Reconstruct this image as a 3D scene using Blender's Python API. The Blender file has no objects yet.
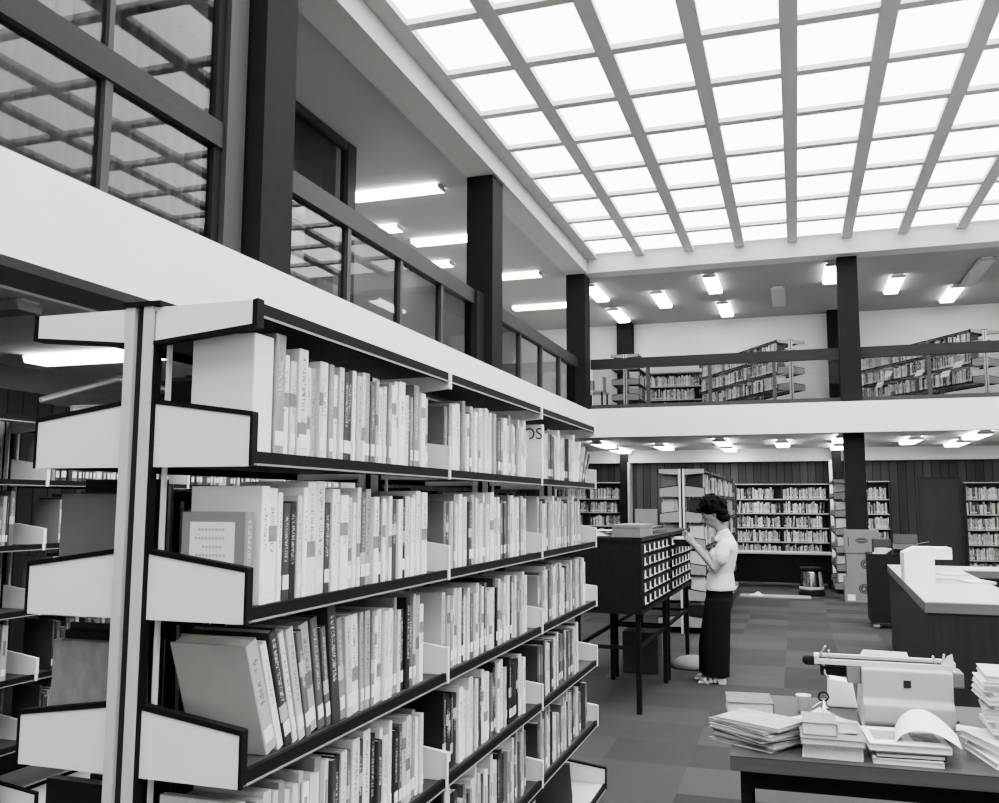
import bpy, math, random
from mathutils import Matrix, Vector
rnd = random.Random(11)
PI = math.pi
scene = bpy.context.scene
COL = scene.collection

# ---------------------------------------------------------------- camera
F, YAW, PIT, ROL, CAMH = 894.3, .31922, .111858, .002732, 1.52
_fw = Vector((-math.sin(YAW)*math.cos(PIT), math.cos(YAW)*math.cos(PIT), math.sin(PIT)))
_rt0 = Vector((math.cos(YAW), math.sin(YAW), 0)); _up0 = _rt0.cross(_fw)
RT = _rt0*math.cos(ROL) + _up0*math.sin(ROL); UP = -_rt0*math.sin(ROL) + _up0*math.cos(ROL)
CP = Vector((0, 0, CAMH))
cd = bpy.data.cameras.new('camera'); cam = bpy.data.objects.new('camera', cd); COL.objects.link(cam)
cd.sensor_fit = 'HORIZONTAL'; cd.sensor_width = 36; cd.lens = F/999*36; cd.clip_start = .05
cam.matrix_world = Matrix(((RT.x, UP.x, -_fw.x, 0), (RT.y, UP.y, -_fw.y, 0), (RT.z, UP.z, -_fw.z, CAMH), (0, 0, 0, 1)))
scene.camera = cam
def proj(p):
    d = p-CP; w = d.dot(_fw)
    return (499.5+F*d.dot(RT)/w, 401.5-F*d.dot(UP)/w, w)

# ---------------------------------------------------------------- materials
def nt(name):
    m = bpy.data.materials.new(name); m.use_nodes = True
    t = m.node_tree; b = t.nodes['Principled BSDF']
    return m, t, b
def N(t, typ, **k):
    n = t.nodes.new(typ)
    for a, v in k.items():
        if a in n.inputs: n.inputs[a].default_value = v
        else: setattr(n, a, v)
    return n
def g(v): return (v, v, v*.985, 1)
def mth(t, op, a, b=None, c=None):
    n = t.nodes.new('ShaderNodeMath'); n.operation = op
    for i, x in enumerate((a, b, c)):
        if x is None: continue
        if isinstance(x, (int, float)): n.inputs[i].default_value = x
        else: t.links.new(x, n.inputs[i])
    return n.outputs[0]
def mixc(t, fac, a, b):
    n = t.nodes.new('ShaderNodeMix'); n.data_type = 'RGBA'
    for i, x in ((0, fac), (6, a), (7, b)):
        if hasattr(x, 'is_linked'): t.links.new(x, n.inputs[i])
        else: n.inputs[i].default_value = x
    return n.outputs[2]
def paint(name, v, rough=.5, spec=.4, var=.06, scale=8., metal=0., bump=0.):
    m, t, b = nt(name)
    tc = N(t, 'ShaderNodeTexCoord'); no = N(t, 'ShaderNodeTexNoise', Scale=scale, Detail=4.)
    t.links.new(tc.outputs['Object'], no.inputs['Vector'])
    t.links.new(mixc(t, no.outputs['Fac'], g(v*(1-var)), g(min(1, v*(1+var)))), b.inputs['Base Color'])
    b.inputs['Roughness'].default_value = rough; b.inputs['Specular IOR Level'].default_value = spec
    b.inputs['Metallic'].default_value = metal
    if bump:
        n2 = N(t, 'ShaderNodeTexNoise', Scale=scale*12); t.links.new(tc.outputs['Object'], n2.inputs['Vector'])
        bp = N(t, 'ShaderNodeBump', Strength=bump); t.links.new(n2.outputs['Fac'], bp.inputs['Height']); t.links.new(bp.outputs['Normal'], b.inputs['Normal'])
    return m
def wood(name, v, var=.35, axis='Z', slat=0, rough=.45, scale=1.):
    """grain along axis, optional vertical board joints every `slat` metres (object X+Y)"""
    m, t, b = nt(name)
    tc = N(t, 'ShaderNodeTexCoord'); mp = N(t, 'ShaderNodeMapping')
    s = {'Z': (14, 14, .7), 'X': (.7, 14, 14), 'Y': (14, .7, 14)}[axis]
    mp.inputs['Scale'].default_value = [q*scale for q in s]
    t.links.new(tc.outputs['Object'], mp.inputs['Vector'])
    no = N(t, 'ShaderNodeTexNoise', Scale=2.2, Detail=6., Roughness=.65); t.links.new(mp.outputs[0], no.inputs['Vector'])
    c = mixc(t, no.outputs['Fac'], g(v*(1-var)), g(v*(1+var)))
    if slat:
        sp = N(t, 'ShaderNodeSeparateXYZ'); t.links.new(tc.outputs['Object'], sp.inputs[0])
        u = mth(t, 'DIVIDE', mth(t, 'ADD', sp.outputs[0], sp.outputs[1]), slat)
        fr = mth(t, 'FRACT', u); joint = mth(t, 'LESS_THAN', fr, .09)
        wn = N(t, 'ShaderNodeTexWhiteNoise', noise_dimensions='1D'); t.links.new(mth(t, 'FLOOR', u), wn.inputs['W'])
        k = mth(t, 'ADD', mth(t, 'MULTIPLY', wn.outputs[0], .7), .65)
        vm = N(t, 'ShaderNodeVectorMath', operation='SCALE'); t.links.new(c, vm.inputs[0]); t.links.new(k, vm.inputs['Scale'])
        c = mixc(t, joint, vm.outputs[0], g(v*.25))
    t.links.new(c, b.inputs['Base Color'])
    b.inputs['Roughness'].default_value = rough; b.inputs['Specular IOR Level'].default_value = .14
    return m
def emit(name, s):
    m = bpy.data.materials.new(name); m.use_nodes = True; t = m.node_tree; t.nodes.clear()
    tc = N(t, 'ShaderNodeTexCoord'); no = N(t, 'ShaderNodeTexNoise', Scale=3.)
    t.links.new(tc.outputs['Object'], no.inputs['Vector'])
    e = N(t, 'ShaderNodeEmission'); e.inputs['Color'].default_value = (1, 1, .985, 1)
    t.links.new(mth(t, 'MULTIPLY', mth(t, 'ADD', mth(t, 'MULTIPLY', no.outputs['Fac'], .1), .95), s), e.inputs['Strength'])
    o = N(t, 'ShaderNodeOutputMaterial'); t.links.new(e.outputs[0], o.inputs[0]); return m
def glass(name, ior=1.7, tint=.85):
    m = bpy.data.materials.new(name); m.use_nodes = True; t = m.node_tree; t.nodes.clear()
    fr = N(t, 'ShaderNodeFresnel', IOR=ior); ge = N(t, 'ShaderNodeNewGeometry')
    t.links.new(mth(t, 'ADD', mth(t, 'MULTIPLY', ge.outputs['Backfacing'], 1/ior-ior), ior), fr.inputs['IOR']); tr = N(t, 'ShaderNodeBsdfTransparent', Color=(tint, tint, tint, 1)); gl = N(t, 'ShaderNodeBsdfGlossy', Roughness=.0)
    mx = N(t, 'ShaderNodeMixShader'); t.links.new(fr.outputs[0], mx.inputs[0]); t.links.new(tr.outputs[0], mx.inputs[1]); t.links.new(gl.outputs[0], mx.inputs[2])
    o = N(t, 'ShaderNodeOutputMaterial'); t.links.new(mx.outputs[0], o.inputs[0]); return m
def carpet():
    m, t, b = nt('carpet_tiles')
    tc = N(t, 'ShaderNodeTexCoord'); mp = N(t, 'ShaderNodeMapping'); mp.inputs['Scale'].default_value = (2, 2, 2); mp.inputs['Location'].default_value = (.3, .1, 0)
    t.links.new(tc.outputs['Object'], mp.inputs[0])
    fl = N(t, 'ShaderNodeVectorMath', operation='FLOOR'); t.links.new(mp.outputs[0], fl.inputs[0])
    wn = N(t, 'ShaderNodeTexWhiteNoise', noise_dimensions='2D'); t.links.new(fl.outputs[0], wn.inputs['Vector'])
    ck = N(t, 'ShaderNodeTexChecker', Scale=1.); t.links.new(mp.outputs[0], ck.inputs['Vector'])
    no = N(t, 'ShaderNodeTexNoise', Scale=180., Detail=3.); t.links.new(tc.outputs['Object'], no.inputs['Vector'])
    n2 = N(t, 'ShaderNodeTexNoise', Scale=1.2, Detail=3.); t.links.new(tc.outputs['Object'], n2.inputs['Vector'])
    a = mth(t, 'ADD', mth(t, 'MULTIPLY', wn.outputs[0], .024), mth(t, 'MULTIPLY', ck.outputs['Fac'], .006))
    a = mth(t, 'ADD', a, mth(t, 'MULTIPLY', no.outputs['Fac'], .07)); a = mth(t, 'ADD', a, mth(t, 'MULTIPLY', n2.outputs['Fac'], .02)); a = mth(t, 'ADD', a, .0)
    cb = N(t, 'ShaderNodeCombineColor'); [t.links.new(a, cb.inputs[i]) for i in range(3)]
    t.links.new(cb.outputs[0], b.inputs['Base Color']); b.inputs['Roughness'].default_value = .95; b.inputs['Specular IOR Level'].default_value = .1
    return m
def book_mat(name, v, kind, attr=False):
    """spine lettering and cover print from the book's own bounding-box coordinates"""
    m, t, b = nt(name)
    tc = N(t, 'ShaderNodeTexCoord'); sp = N(t, 'ShaderNodeSeparateXYZ'); t.links.new(tc.outputs['Generated'], sp.inputs[0])
    oi = N(t, 'ShaderNodeObjectInfo'); r = oi.outputs['Random']
    X, Y, Z = sp.outputs
    spine = mth(t, 'GREATER_THAN', X, .985)
    off = mth(t, 'MULTIPLY', r, 37.)
    cb = N(t, 'ShaderNodeCombineXYZ'); t.links.new(mth(t, 'MULTIPLY', Y, 1.4), cb.inputs[0]); t.links.new(mth(t, 'ADD', mth(t, 'MULTIPLY', Z, 46.), off), cb.inputs[1]); t.links.new(off, cb.inputs[2])
    no = N(t, 'ShaderNodeTexNoise', Scale=2.2, Detail=2.); t.links.new(cb.outputs[0], no.inputs['Vector'])
    zb = mth(t, 'MULTIPLY', mth(t, 'GREATER_THAN', Z, mth(t, 'ADD', .3, mth(t, 'MULTIPLY', r, .2))), mth(t, 'LESS_THAN', Z, mth(t, 'SUBTRACT', .94, mth(t, 'MULTIPLY', r, .15))))
    yb = mth(t, 'LESS_THAN', mth(t, 'ABSOLUTE', mth(t, 'SUBTRACT', Y, .5)), .2)
    txt = mth(t, 'MULTIPLY', mth(t, 'MULTIPLY', zb, yb), mth(t, 'MULTIPLY', spine, mth(t, 'GREATER_THAN', no.outputs['Fac'], .53)))
    cz = mth(t, 'MULTIPLY', mth(t, 'LESS_THAN', mth(t, 'ABSOLUTE', mth(t, 'SUBTRACT', Z, mth(t, 'ADD', .25, mth(t, 'MULTIPLY', r, .5)))), .07), spine)
    n3 = N(t, 'ShaderNodeTexNoise', Scale=(5. if kind == 2 else 3.), Detail=3.)
    cv = N(t, 'ShaderNodeCombineXYZ'); t.links.new(mth(t, 'ADD', X, off), cv.inputs[0]); t.links.new(Y, cv.inputs[1]); t.links.new(Z, cv.inputs[2]); t.links.new(cv.outputs[0], n3.inputs['Vector'])
    if attr:
        at = N(t, 'ShaderNodeAttribute', attribute_name='tone'); base = at.outputs['Color']
        t.links.new(base, b.inputs['Base Color'])
    else:
        jit = mth(t, 'ADD', .85, mth(t, 'MULTIPLY', r, .3))
        amp = .9 if kind == 2 else .18
        k = mth(t, 'MULTIPLY', jit, mth(t, 'ADD', 1-amp/2, mth(t, 'MULTIPLY', n3.outputs['Fac'], amp)))
        vm = N(t, 'ShaderNodeVectorMath', operation='SCALE'); vm.inputs[0].default_value = (v, v, v*.98); t.links.new(k, vm.inputs['Scale'])
        ink = g(.05) if v > .3 else g(.7)
        c = mixc(t, mth(t, 'MULTIPLY', txt, .75), vm.outputs[0], ink)
        if kind == 1: c = mixc(t, mth(t, 'MULTIPLY', cz, .8), c, g(.12) if v > .3 else g(.6))
        t.links.new(c, b.inputs['Base Color'])
    b.inputs['Roughness'].default_value = .42; b.inputs['Specular IOR Level'].default_value = .35
    return m
M = dict(
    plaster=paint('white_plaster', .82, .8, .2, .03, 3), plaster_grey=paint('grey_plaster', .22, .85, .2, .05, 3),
    ceil=paint('ceiling_paint', .3, .9, .1, .04, 4), ceil_side=paint('side_ceiling_lit_tone', .4, .9, .1, .04, 4), well=paint('well_paint', .5, .9, .1, .04, 4), ceil_low=paint('lower_ceiling_paint', .82, .9, .1, .04, 4), soffit=paint('soffit_paint', .3, .9, .1, .04, 4),  # ceil_side: same ceiling, its brighter light put into a lighter colour
    rib=paint('grid_rib_paint', .6, .8, .2, .05, 5), dark=paint('dark_column_paint', .02, .7, .08, .15, 10),
    black=paint('black_enamel', .014, .6, .1, .1, 10), blackm=paint('black_matte', .02, .8, .2, .2, 10),
    rackw=paint('white_enamel', .92, .45, .4, .03, 6), rackd=paint('dull_enamel', .3, .5, .3, .1, 6), rackg=paint('grey_enamel', .5, .45, .4, .05, 6), shelf=paint('shelf_enamel', .05, .5, .4, .1, 8),
    shelfw=paint('pale_shelf_enamel', .7, .5, .3, .04, 8),
    alu=paint('brushed_aluminium', .68, .5, .4, .08, 30, .1), chrome=paint('chrome', .55, .18, .5, .05, 10, 1.),
    slot=paint('slot_shadow', .03, .8, .2, .1, 10),
    railwood=wood('rail_timber', .03, .3, 'Y'), railwood_x=wood('rail_timber_x', .03, .3, 'X'), framewood=wood('frame_timber', .06, .3, 'Z'),
    wall=wood('slatted_wall_timber', .075, .4, 'Z', .16), door=wood('door_timber', .065, .3, 'Z'), cab=wood('cabinet_timber', .016, .3, 'Z'),
    counter=wood('counter_timber', .035, .35, 'Z'), desk=wood('desk_timber', .065, .4, 'X', rough=.4), desk_edge=wood('desk_edge_timber', .1, .35, 'X'),
    ctop=paint('counter_laminate', .55, .35, .4, .05, 6), cedge=wood('counter_edge', .16, .3, 'X'),
    carton=paint('carton_board', .22, .8, .2, .08, 6), carton_d=paint('dark_carton_board', .07, .8, .2, .1, 6), ink=paint('carton_ink', .06, .7, .2, .1, 20),
    paper=paint('paper', .85, .75, .2, .03, 20), paper_g=paint('printed_paper', .5, .7, .2, .5, 25), pages=paint('page_edges', .72, .9, .1, .12, 160),
    label=paint('label_paper', .88, .7, .2, .02, 10), print_=paint('photo_print', .3, .5, .3, .8, 30),
    lamp=emit('tube_light', 9.), panel=emit('ceiling_diffuser', 3.6), lamp_low=emit('dim_tube_light', 5.),
    glass=glass('window_glass', 1.38, .78), glass2=glass('clear_window_glass', 1.2, .75), curtain=paint('curtain_cloth', .16, .9, .1, .3, 4), curtain_l=paint('pale_curtain_cloth', .2, .9, .1, .2, 4),
    carpet=carpet(), skin=paint('skin', .3, .55, .3, .08, 20), shirt=paint('shirt_cotton', .72, .85, .2, .05, 20, bump=.15), trousers=paint('black_cloth', .014, .9, .1, .2, 20),
    hair=paint('dark_hair', .006, .8, .1, .4, 60, bump=.8), sandal=paint('pale_leather', .6, .6, .3, .1, 30), eye=paint('eye_dark', .02, .3, .5, .1, 10), lip=paint('lip', .2, .5, .3, .05, 10),
    typew=paint('typewriter_enamel', .52, .45, .4, .04, 120, bump=.1), typew_g=paint('grey_plastic', .2, .5, .4, .05, 30), cup=paint('white_plastic', .85, .35, .4, .02, 10),
    bag=paint('sack_cloth', .25, .9, .1, .1, 8), board=paint('grey_board', .3, .8, .2, .2, 5), lampshade_off=paint('unlit_fitting', .4, .6, .3, .05, 8))
TONES = dict(w=.86, l=.64, p=.45, m=.28, k=.14, d=.06, b=.025)
BM = {}
for q, v in TONES.items():
    for k in (0, 1, 2): BM[q, k] = book_mat('book_cloth_%s%d' % (q, k), v, k)
M['booktone'] = book_mat('book_cloth_mixed', .5, 0, True)

# ---------------------------------------------------------------- mesh building
class MB:
    def __init__(s): s.v = []; s.f = []
    def add(s, vs, fs):
        b = len(s.v); s.v += [tuple(p) for p in vs]; s.f += [tuple(b+i for i in q) for q in fs]; return s
    def box(s, x0, y0, z0, x1, y1, z1):
        x0, x1 = min(x0, x1), max(x0, x1); y0, y1 = min(y0, y1), max(y0, y1); z0, z1 = min(z0, z1), max(z0, z1)
        return s.add([(x0, y0, z0), (x1, y0, z0), (x1, y1, z0), (x0, y1, z0), (x0, y0, z1), (x1, y0, z1), (x1, y1, z1), (x0, y1, z1)],
                     [(0, 3, 2, 1), (4, 5, 6, 7), (0, 1, 5, 4), (1, 2, 6, 5), (2, 3, 7, 6), (3, 0, 4, 7)])
    def mbox(s, mat, x0, y0, z0, x1, y1, z1):
        b = len(s.v); s.box(x0, y0, z0, x1, y1, z1)
        for i in range(b, len(s.v)): s.v[i] = tuple(mat @ Vector(s.v[i]))
        return s
    def prism(s, pts, ax, a, b):
        def P(u, w, c): return {'x': (c, u, w), 'y': (u, c, w), 'z': (u, w, c)}[ax]
        n = len(pts); ar = sum(pts[i][0]*pts[(i+1) % n][1]-pts[(i+1) % n][0]*pts[i][1] for i in range(n))
        if (ar > 0) == (ax == 'y'): pts = pts[::-1]
        vs = [P(*p, a) for p in pts]+[P(*p, b) for p in pts]
        fs = [tuple(range(n))[::-1], tuple(range(n, 2*n))]+[(i, (i+1) % n, n+(i+1) % n, n+i) for i in range(n)]
        if b < a: fs = [q[::-1] for q in fs]
        return s.add(vs, fs)
    def tube(s, path, r, n=8, cap=True, sq=(1, 1)):
        """swept tube; r one number or one per point; round ends"""
        path = [Vector(p) for p in path]; k = len(path); rs = r if isinstance(r, (list, tuple)) else [r]*k
        rings = []; prev = None
        for i, p in enumerate(path):
            t = (path[min(i+1, k-1)]-path[max(i-1, 0)]).normalized()
            u = prev-t*prev.dot(t) if prev is not None else None
            if u is None or u.length < 1e-5:
                a = Vector((0, 0, 1)) if abs(t.z) < .9 else Vector((1, 0, 0)); u = a.cross(t)
            u.normalize(); prev = u; w = t.cross(u)
            rings.append((p, u, w, t, rs[i]))
        L = []
        if cap:
            p, u, w, t, q = rings[0]
            L += [(p-t*q*math.sin(a), u, w, q*math.cos(a)) for a in (1.2, .75, .35)]
        L += [(p, u, w, q) for p, u, w, t, q in rings]
        if cap:
            p, u, w, t, q = rings[-1]
            L += [(p+t*q*math.sin(a), u, w, q*math.cos(a)) for a in (.35, .75, 1.2)]
        b = len(s.v)
        for p, u, w, q in L:
            for j in range(n):
                a = 2*PI*j/n; s.v.append(tuple(p+u*(q*sq[0]*math.cos(a))+w*(q*sq[1]*math.sin(a))))
        for i in range(len(L)-1):
            for j in range(n):
                s.f.append((b+i*n+j, b+i*n+(j+1) % n, b+(i+1)*n+(j+1) % n, b+(i+1)*n+j))
        s.f.append(tuple(b+j for j in range(n))[::-1]); s.f.append(tuple(b+(len(L)-1)*n+j for j in range(n)))
        return s
    def lathe(s, prof, c=(0, 0, 0), n=24):
        b = len(s.v); k = len(prof)
        for r, z in prof:
            for j in range(n):
                a = 2*PI*j/n; s.v.append((c[0]+r*math.cos(a), c[1]+r*math.sin(a), c[2]+z))
        for i in range(k-1):
            for j in range(n): s.f.append((b+i*n+j, b+i*n+(j+1) % n, b+(i+1)*n+(j+1) % n, b+(i+1)*n+j))
        s.f.append(tuple(b+j for j in range(n))[::-1]); s.f.append(tuple(b+(k-1)*n+j for j in range(n)))
        return s
    def ball(s, c, r, n=10, mat=None):
        rx, ry, rz = r if isinstance(r, (tuple, list)) else (r, r, r)
        k = max(4, n//2+1); b = len(s.v); c = Vector(c)
        for i in range(1, k):
            th = PI*i/k
            for j in range(n):
                a = 2*PI*j/n; q = Vector((rx*math.sin(th)*math.cos(a), ry*math.sin(th)*math.sin(a), -rz*math.cos(th)))
                if mat: q = mat @ q
                s.v.append(tuple(c+q))
        for z in (-1, 1):
            q = Vector((0, 0, z*rz)); q = mat @ q if mat else q; s.v.append(tuple(c+q))
        for i in range(k-2):
            for j in range(n): s.f.append((b+i*n+j, b+i*n+(j+1) % n, b+(i+1)*n+(j+1) % n, b+(i+1)*n+j))
        lo, hi = len(s.v)-2, len(s.v)-1
        for j in range(n):
            s.f.append((lo, b+(j+1) % n, b+j)); s.f.append((hi, b+(k-2)*n+j, b+(k-2)*n+(j+1) % n))
        return s
    def loft(s, rings):
        """rings: list of (center, rx, ry, rot?) horizontal ellipses stacked"""
        n = 20; b = len(s.v)
        for c, rx, ry in rings:
            for j in range(n):
                a = 2*PI*j/n; s.v.append((c[0]+rx*math.cos(a), c[1]+ry*math.sin(a), c[2]))
        for i in range(len(rings)-1):
            for j in range(n): s.f.append((b+i*n+j, b+i*n+(j+1) % n, b+(i+1)*n+(j+1) % n, b+(i+1)*n+j))
        s.f.append(tuple(b+j for j in range(n))[::-1]); s.f.append(tuple(b+(len(rings)-1)*n+j for j in range(n)))
        return s
    def sheet(s, fn, nu, nv, th=0.0006):
        """thin sheet from fn(u,v)->Vector"""
        P = [[Vector(fn(i/nu, j/nv)) for j in range(nv+1)] for i in range(nu+1)]
        b = len(s.v); W = nv+1; T = (nu+1)*W
        for k in (0, 1):
            for i in range(nu+1):
                for j in range(nv+1):
                    p = P[i][j]; du = P[min(i+1, nu)][j]-P[max(i-1, 0)][j]; dv = P[i][min(j+1, nv)]-P[i][max(j-1, 0)]
                    nn = du.cross(dv); nn = nn.normalized() if nn.length > 1e-9 else Vector((0, 0, 1))
                    s.v.append(tuple(p+nn*(th*k)))
        for i in range(nu):
            for j in range(nv):
                a = b+i*W+j; q = (a, a+W, a+W+1, a+1); s.f.append(q[::-1]); s.f.append(tuple(x+T for x in q))
        ed = [(i, 0) for i in range(nu+1)]+[(nu, j) for j in range(1, nv+1)]+[(i, nv) for i in range(nu-1, -1, -1)]+[(0, j) for j in range(nv-1, 0, -1)]
        for k in range(len(ed)):
            a = b+ed[k][0]*W+ed[k][1]; c = b+ed[(k+1) % len(ed)][0]*W+ed[(k+1) % len(ed)][1]
            s.f.append((a, c, c+T, a+T))
        return s
    def build(s, name, mat, parent=None, smooth=False, bevel=0, loc=None, rz=0):
        me = bpy.data.meshes.new(name); me.from_pydata(s.v, [], s.f); me.update()
        if smooth:
            me.polygons.foreach_set('use_smooth', [True]*len(me.polygons))
            if smooth == 'auto':
                try: me.set_sharp_from_angle(angle=.6)
                except Exception: pass
        me.materials.append(M[mat] if isinstance(mat, str) else mat)
        o = bpy.data.objects.new(name, me); COL.objects.link(o)
        if parent: o.parent = parent
        if loc is not None: o.location = loc
        if rz: o.rotation_euler.z = rz
        if bevel:
            b = o.modifiers.new('bevel', 'BEVEL'); b.width = bevel; b.segments = 2; b.limit_method = 'ANGLE'
        return o
def B(*a): return MB().box(*a)
def tag(o, label=None, cat=None, group=None, kind=None):
    for k, v in (('label', label), ('category', cat), ('group', group), ('kind', kind)):
        if v: o[k] = v
    return o
def empty(name, loc=(0, 0, 0), rz=0, label=None, cat=None, group=None, kind=None):
    o = bpy.data.objects.new(name, None); COL.objects.link(o); o.location = loc; o.rotation_euler.z = rz; o.empty_display_size = .1
    return tag(o, label, cat, group, kind)
def struct(name, mb, mat, **k): return tag(mb.build(name, mat, **k), kind='structure')
def cp(o, parent=None, loc=None):
    c = o.copy(); COL.objects.link(c); c.parent = parent
    if loc is not None: c.location = loc
    return c
ONES = 'zeroth first second third fourth fifth sixth seventh eighth ninth tenth eleventh twelfth thirteenth fourteenth fifteenth sixteenth seventeenth eighteenth nineteenth'.split()
def ordn(n):
    if n < 20: return ONES[n]
    t = n//10; u = n % 10; w = {2: 'twent', 3: 'thirt', 4: 'fort', 5: 'fift', 6: 'sixt'}[t]
    return w+'ieth' if u == 0 else w+'y-'+ONES[u]

# ---------------------------------------------------------------- setting
FX, FY = -3.40, 15.2              # inner faces of the balcony fascias
XR, YB, YN, XL = 6.5, 20.3, -4.5, -6.3
ZF0, ZF1, ZC, ZB = 2.636, 3.13, 5.6, 5.552
struct('floor', B(XL-.2, YN-.2, -.12, XR+.2, YB+.2, 0), 'carpet')
struct('wall_back', B(XL, YB, 0, XR, YB+.2, 6.2), 'plaster')
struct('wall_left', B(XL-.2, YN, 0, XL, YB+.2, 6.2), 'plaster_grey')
struct('wall_right', B(XR, YN, 0, XR+.2, YB, 6.2), 'plaster')
struct('wall_front', B(XL, YN-.2, 0, XR, YN, 6.2), 'plaster')
# slatted timber lining of the lower back wall, with a flush door
struct('trim_1', MB().box(XL, YB-.06, 0, 2.38, YB-.002, 2.4).box(3.16, YB-.06, 0, XR, YB-.002, 2.4).box(2.38, YB-.06, 2.04, 3.16, YB-.002, 2.4), 'wall')
d = empty('door_1', (2.77, YB-.05, 0), kind='structure')
B(-.385, -.0, .01, .385, .04, 2.03).build('door_leaf', 'door', d)
MB().box(-.4, -.03, 0, -.385, .04, 2.045).box(.385, -.03, 0, .4, .04, 2.045).box(-.4, -.03, 2.03, .4, .04, 2.05).build('door_frame', 'framewood', d)
struct('trim_2', B(XL+.002, 2, 0, XL+.05, YB-.07, 2.45), 'wall')
# fascias and slabs of the balcony
struct('trim_3', B(FX-.16, YN, ZF0, FX, FY+.16, ZF1), 'plaster')
struct('trim_4', B(FX, FY, ZF0, XR, FY+.16, ZF1), 'plaster')
struct('ceiling_2', MB().box(XL, YN, ZF0+.03, FX-.16, YB, 3.0).box(FX-.16, FY+.16, ZF0+.03, XR, YB, 3.0), 'ceil_low')
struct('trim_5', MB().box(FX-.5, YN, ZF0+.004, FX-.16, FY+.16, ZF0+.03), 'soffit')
struct('trim_6', MB().box(FX-.55, YN, ZF0-.012, FX-.5, FY, ZF0+.03), 'plaster')
struct('trim_14', MB().box(XL, YB-.3, 2.4, XR, YB-.002, ZF0+.03), 'plaster')
# upper ceiling and the light well
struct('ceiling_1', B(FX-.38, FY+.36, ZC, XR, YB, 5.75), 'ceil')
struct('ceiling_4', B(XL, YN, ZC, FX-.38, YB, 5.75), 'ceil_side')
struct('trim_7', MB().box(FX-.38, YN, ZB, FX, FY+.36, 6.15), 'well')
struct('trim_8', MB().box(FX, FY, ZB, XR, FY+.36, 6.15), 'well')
ZG = 5.86
struct('trim_9', B(FX, YN, ZG-.06, FX+.19, FY, ZG+.02), 'well')
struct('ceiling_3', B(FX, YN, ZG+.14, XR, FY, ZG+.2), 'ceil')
grid = empty('ceiling_light_grid', (0, 0, ZG), kind='structure')
PX, PY = .8405, 1.005
xs = [.068+PX*k for k in range(-3, 8)]; ys = [15.1-PY*k for k in range(0, 19)]
for i, x in enumerate(xs): B(x-.08, YN+.05, -.06, x+.08, FY-.003, .0).build('rib', 'rib', grid)
for y in ys[1:]: B(FX+.19, y-.055, -.055, XR-.02, y+.055, -.002).build('cross_rib', 'rib', grid)
far = MB(); xe = [FX+.12]+xs
panel0 = None
for j in range(len(ys)-1):
    for i in range(len(xe)):
        x0 = xe[i]; x1 = xe[i+1] if i+1 < len(xe) else XR
        if j < 11 and i < 9:
            B(x0+.02, ys[j+1]+.02, .005, x1-.02, ys[j]-.02, .02).build('diffuser_panel', 'panel', grid)
        else: far.box(x0+.02, ys[j+1]+.02, .005, x1-.02, ys[j]-.02, .02)
tag(far.build('diffuser_panel', 'panel', grid), kind='stuff')
# columns
for nm, y in (('pillar', 5.16), ('pillar', 10.12), ('pillar', 15.2)):
    struct(nm, B(-3.78, y, 3.0, -3.44, y+.40, ZB), 'dark', bevel=.004)
struct('pillar', MB().box(.755, 15.42, 0, 1.065, 15.8, ZB), 'dark', bevel=.004)
struct('pillar', B(-3.78, 19.95, 3.0, -3.44, 20.27, ZC), 'dark')
struct('pillar', B(.74, 19.95, 3.0, 1.0, 20.27, ZC), 'dark')
struct('pillar', B(-3.72, 19.85, 0, -3.56, 20.2, 2.66), 'black')
struct('trim_10', B(-3.555, 19.84, 0, -3.51, 20.2, 2.4), 'rackg')
struct('pillar', B(.72, 19.7, 0, .9, 19.9, 2.66), 'black')
struct('trim_11', B(.66, 19.7, 0, .715, 19.9, 2.4), 'rackw')
# glazed screens
RZ0, RZ1 = 3.865, 4.04
def screen_y(n, y0, y1, mull, tall=False):
    w = empty('window_%d' % n, (-3.62, y0, 3.0), kind='structure')
    L = y1-y0; H0, H1 = RZ0-3, RZ1-3
    B(-.05, 0, H0, .05, L, H1).build('rail', 'railwood', w)
    B(-.04, 0, 0, .04, L, .22).build('sill', 'framewood', w)
    ms = [m-y0 for m in mull]
    for m in ms:
        B(-.035, m-.03, .22, .035, m+.03, H0).build('mullion', 'framewood', w)
        if tall: B(-.03, m-.02, H1, .03, m+.02, 2.58).build('mullion', 'framewood', w)
    ed = [0]+ms+[L]
    for a, b in zip(ed[:-1], ed[1:]):
        B(-.004, a+.03, .22, .004, b-.03, H0).build('pane', 'glass' if tall or a < .9 and n == 2 else 'glass2', w)
        if tall: B(-.004, a+.02, H1, .004, b-.02, 2.58).build('pane', 'glass', w)
    return w
w1 = screen_y(1, -1.0, 5.11, [-.0, 1.28, 2.55, 3.86], True)
MB().box(-.09, 5.9, .0, .07, 6.1, 2.59).build('jamb', 'framewood', w1)
MB().box(-.06, 5.82, .0, .03, 5.9, 2.59).build('jamb', 'dark', w1)
screen_y(2, 5.53, 10.11, [6.72, 7.8, 8.86])
struct('trim_12', MB().box(-3.7, 9.85, 3.0, -3.54, 10.115, 4.04).box(-3.7, 5.53, 3.0, -3.54, 5.59, 3.87), 'dark')
screen_y(3, 10.53, 15.195, [11.8, 12.9, 14.0])
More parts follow.
